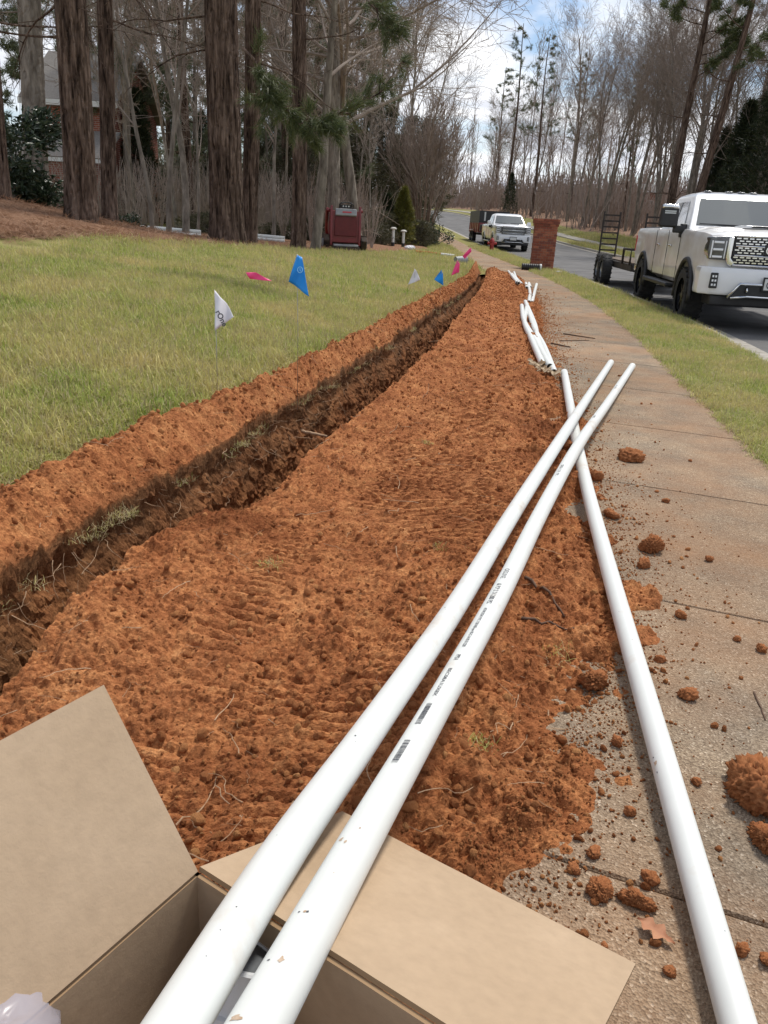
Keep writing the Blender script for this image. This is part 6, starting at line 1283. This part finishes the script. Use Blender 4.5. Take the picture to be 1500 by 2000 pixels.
# ------------------------------------------------------------------ garden bits
def post_light(u, d, h, label):
    x, y = pix(u, d, 480); t = thing('garden_post', label, 'post', (x, y, gz(x, y)+.03)); mb = MB(); mb.lathe([(.055, .18), (.055, h), (.001, h)], 16); mb.build('post', pvc, t, smooth=False)
    mb = MB(); mb.lathe([(.065, -.05), (.065, .18)], 16); mb.build('base', blackp, t); mb = MB(); mb.lathe([(.05, h), (.125, h+.01), (.125, h+.045), (.06, h+.085), (.001, h+.09)], 18); mb.build('cap', mat('post_cap', [(.5, (.52, .50, .46))], rough=.7), t)
post_light(767, 30.5, .66, 'white garden post with wide cap, on the loader side'); post_light(787, 31.0, .60, 'shorter white garden post beside the white sack')
def sack():
    x, y = pix(801, 30, 480); me = clod_mesh(300, 3, .5); me.materials.clear(); me.materials.append(F_W); o = link(bpy.data.objects.new('white_sack', me)); o.location = (x, y, gz(x, y)+.09); o.scale = (.24, .15, .13); tag(o, 'small crumpled white sack at the foot of the garden posts', 'sack')
sack()
def lying_pipe(u0, v0, u1, v1, d, r_, label, m=pvc, end=None, group=None, nm='pvc_pipe', dz=0.0, d1=None):
    A = atd(u0, v0, d); B = atd(u1, v1, d1 or d); A[2] = gz(A[0], A[1])+r_+.03+dz; B[2] = gz(B[0], B[1])+r_+.03+dz; t = thing(nm, label, 'pipe', tuple(A), 0, group); mb = MB(); mb.tube([(0, 0, 0), tuple((B-A)*.5+np.array([0, 0, max(0, gz(*((A+B)/2)[:2])+r_+.03+dz-((A+B)/2)[2])])), tuple(B-A)], r_, 12); mb.build('wall', m, t, smooth=False)
    if end: mb = MB(); D_2 = (B-A)/np.linalg.norm(B-A); mb.tube([tuple((B-A)-D_2*.02), tuple((B-A)+D_2*.45)], r_*1.15, 12); mb.build('end_sleeve', end, t)
lying_pipe(764, 499, 795, 503, 21.5, .018, 'thin white stick with dark tip lying on the lawn', nm='white_stick')
lying_pipe(812, 490, 862, 497, 27, .05, 'brown pipe with a white sleeve lying across the far lawn', clodm, pvc, nm='drain_pipe')
for i in range(3): lying_pipe(268, 452, 392, 457, 22+.12*i, .055, 'long white pipe lying behind the straw bed near the thickest trunk', group='white pipes behind the straw bed', dz=.02+.10*(i % 2))
for i in range(3): lying_pipe(492, 462, 556, 467, 23.5+.12*i, .05, 'white pipe lying behind the flared pine', group='white pipes behind the flared pine', dz=.02+.09*(i % 2))
def bucket_():
    p = at(896, 500, .12); x, y = float(p[0])-.1, 24.5; x = float(atd(896, 497, 24)[0]); t = thing('grey_bucket', 'grey bucket tipped over at the end of the trench', 'bucket', (x, y, gz(x, y)+.12), .5); mb = MB(); mb.lathe([(.10, -.18), (.13, .16), (.14, .16), (.14, .18), (.122, .18), (.095, -.16), (.001, -.16)], 20, axis='X'); mb.build('pail', grey_c, t); mb = MB(); mb.tube([(.16, .13*math.cos(a), .13*math.sin(a)) if False else (.16+.12*math.sin(a), .13*math.cos(a), 0) for a in np.linspace(0, PI, 10)], .006, 6); mb.build('handle', steel, t)
bucket_()

# ------------------------------------------------------------------ houses
def brickwall(name, c1, c2):
    m = bpy.data.materials.new(name); m.use_nodes = True; N = m.node_tree.nodes; L = m.node_tree.links; b = N['Principled BSDF']; b.inputs['Roughness'].default_value = .9; t = N.new('ShaderNodeTexCoord'); mp = N.new('ShaderNodeMapping'); mp.inputs['Rotation'].default_value = (R(90), 0, 0); L.new(t.outputs['Object'], mp.inputs[0]); br = N.new('ShaderNodeTexBrick'); br.inputs['Scale'].default_value = 1; br.inputs['Brick Width'].default_value = .21; br.inputs['Row Height'].default_value = .075; br.inputs['Mortar Size'].default_value = .008
    br.inputs['Color1'].default_value = (*c1, 1); br.inputs['Color2'].default_value = (*c2, 1); br.inputs['Mortar'].default_value = (.32, .27, .22, 1); L.new(mp.outputs[0], br.inputs['Vector']); L.new(br.outputs[0], b.inputs['Base Color']); return m
hb_m = brickwall('house_brick', (.30, .085, .05), (.22, .065, .042)); shingle = mat('grey_shingle', [(.3, (.16, .145, .13)), (.7, (.26, .24, .22))], scale=14, rough=.95, stretch=(1, 1, 3)); trim = mat('white_trim', [(.5, (.72, .72, .70))], rough=.6); hglass = mat('window_glass', [(.5, (.03, .035, .04))], rough=.08)
def house(x, y, w, d, zb, ze, label, rz=0, porch=True, wins=()):
    t = thing('brick_house', label, 'house', (x, y, zb), rz); H = ze-zb
    mb = MB(); mb.box((w/2, d/2, H/2), (w, d, H)); mb.build('wall', hb_m, t)
    mb = MB(); mb.prism([(-.35, H-.02), (d/2, H+d*.36), (d+.35, H-.02), (d+.35, H+.12), (d/2, H+d*.36+.14), (-.35, H+.12)], -.35, w+.35, 'X'); rf = mb.build('roof', shingle, t)
    mb = MB(); mb.prism([(0, H), (d, H), (d/2, H+d*.34)], .002, w-.002, 'X'); mb.build('gable', hb_m, t)
    mb = MB(); mb.box((w/2, -.36, H+.0), (w+.7, .04, .20)); mb.box((w/2, -.2, H-.06), (w+.4, .34, .06)); mb.build('eave_trim', trim, t)
    for s in (0, w): mb = MB(); mb.box((s+(.05 if s == 0 else -.05), -.012, H/2), (.14, .03, H-.15)); mb.build('corner_board', trim, t)
    if porch:
        mb = MB(); mb.prism([(-2.2, H-2.15), (0, H-1.05), (0, H-.92), (-2.3, H-2.05)], -.3, w+.3, 'X'); mb.build('lower_roof', shingle, t); mb = MB(); mb.box((w/2, -2.24, H-2.14), (w+.6, .06, .16)); mb.build('lower_trim', trim, t)
        mb = MB(); mb.box((w/2, -1.5, (H-2.2)/2), (w-.2, 1.2, H-2.2)); mb.build('lower_wall', hb_m, t)
    for (wx, wz, ww, wh) in wins:
        mb = MB(); mb.box((wx, -.03, wz), (ww+.16, .05, wh+.16)); wf = mb.build('window', trim, t); mb = MB(); mb.box((wx, -.058, wz), (ww, .012, wh)); mb.build('pane', hglass, wf)
        mb = MB(); mb.box((wx, -.068, wz), (.03, .012, wh)); mb.box((wx, -.067, wz), (ww, .010, .03)); mb.build('muntin', trim, wf)
    return t
p = atd(70, 300, 31); house(float(p[0]), float(p[1]), 3.2, 6, .6, 5.0, 'brick house with grey shingle roofs seen between the pine trunks', .0, True, [(1.6, 3.3, .8, 1.2)])
p = atd(1251, 420, 92); zz = gz(float(p[0]), float(p[1])); house(float(p[0]), float(p[1]), 1.9, 2.2, zz-.2, zz+2.7, 'small orange brick outbuilding far back in the wood across the road', 0, False, [(.95, 1.5, .6, .8)])
# stray bits on the verge
for i, (u, v) in enumerate([(1091, 533), (966, 499), (975, 500)]):
    p = at(u, v, .05); me = clod_mesh(400+i, 2, .5); me.materials.clear(); me.materials.append(F_W); o = link(bpy.data.objects.new('paper_litter', me)); o.location = (p[0], p[1], gz(p[0], p[1])+.05); o.scale = (.07, .05, .04); tag(o, 'small white scrap of litter on the grass verge', 'litter', 'white litter on the verge')
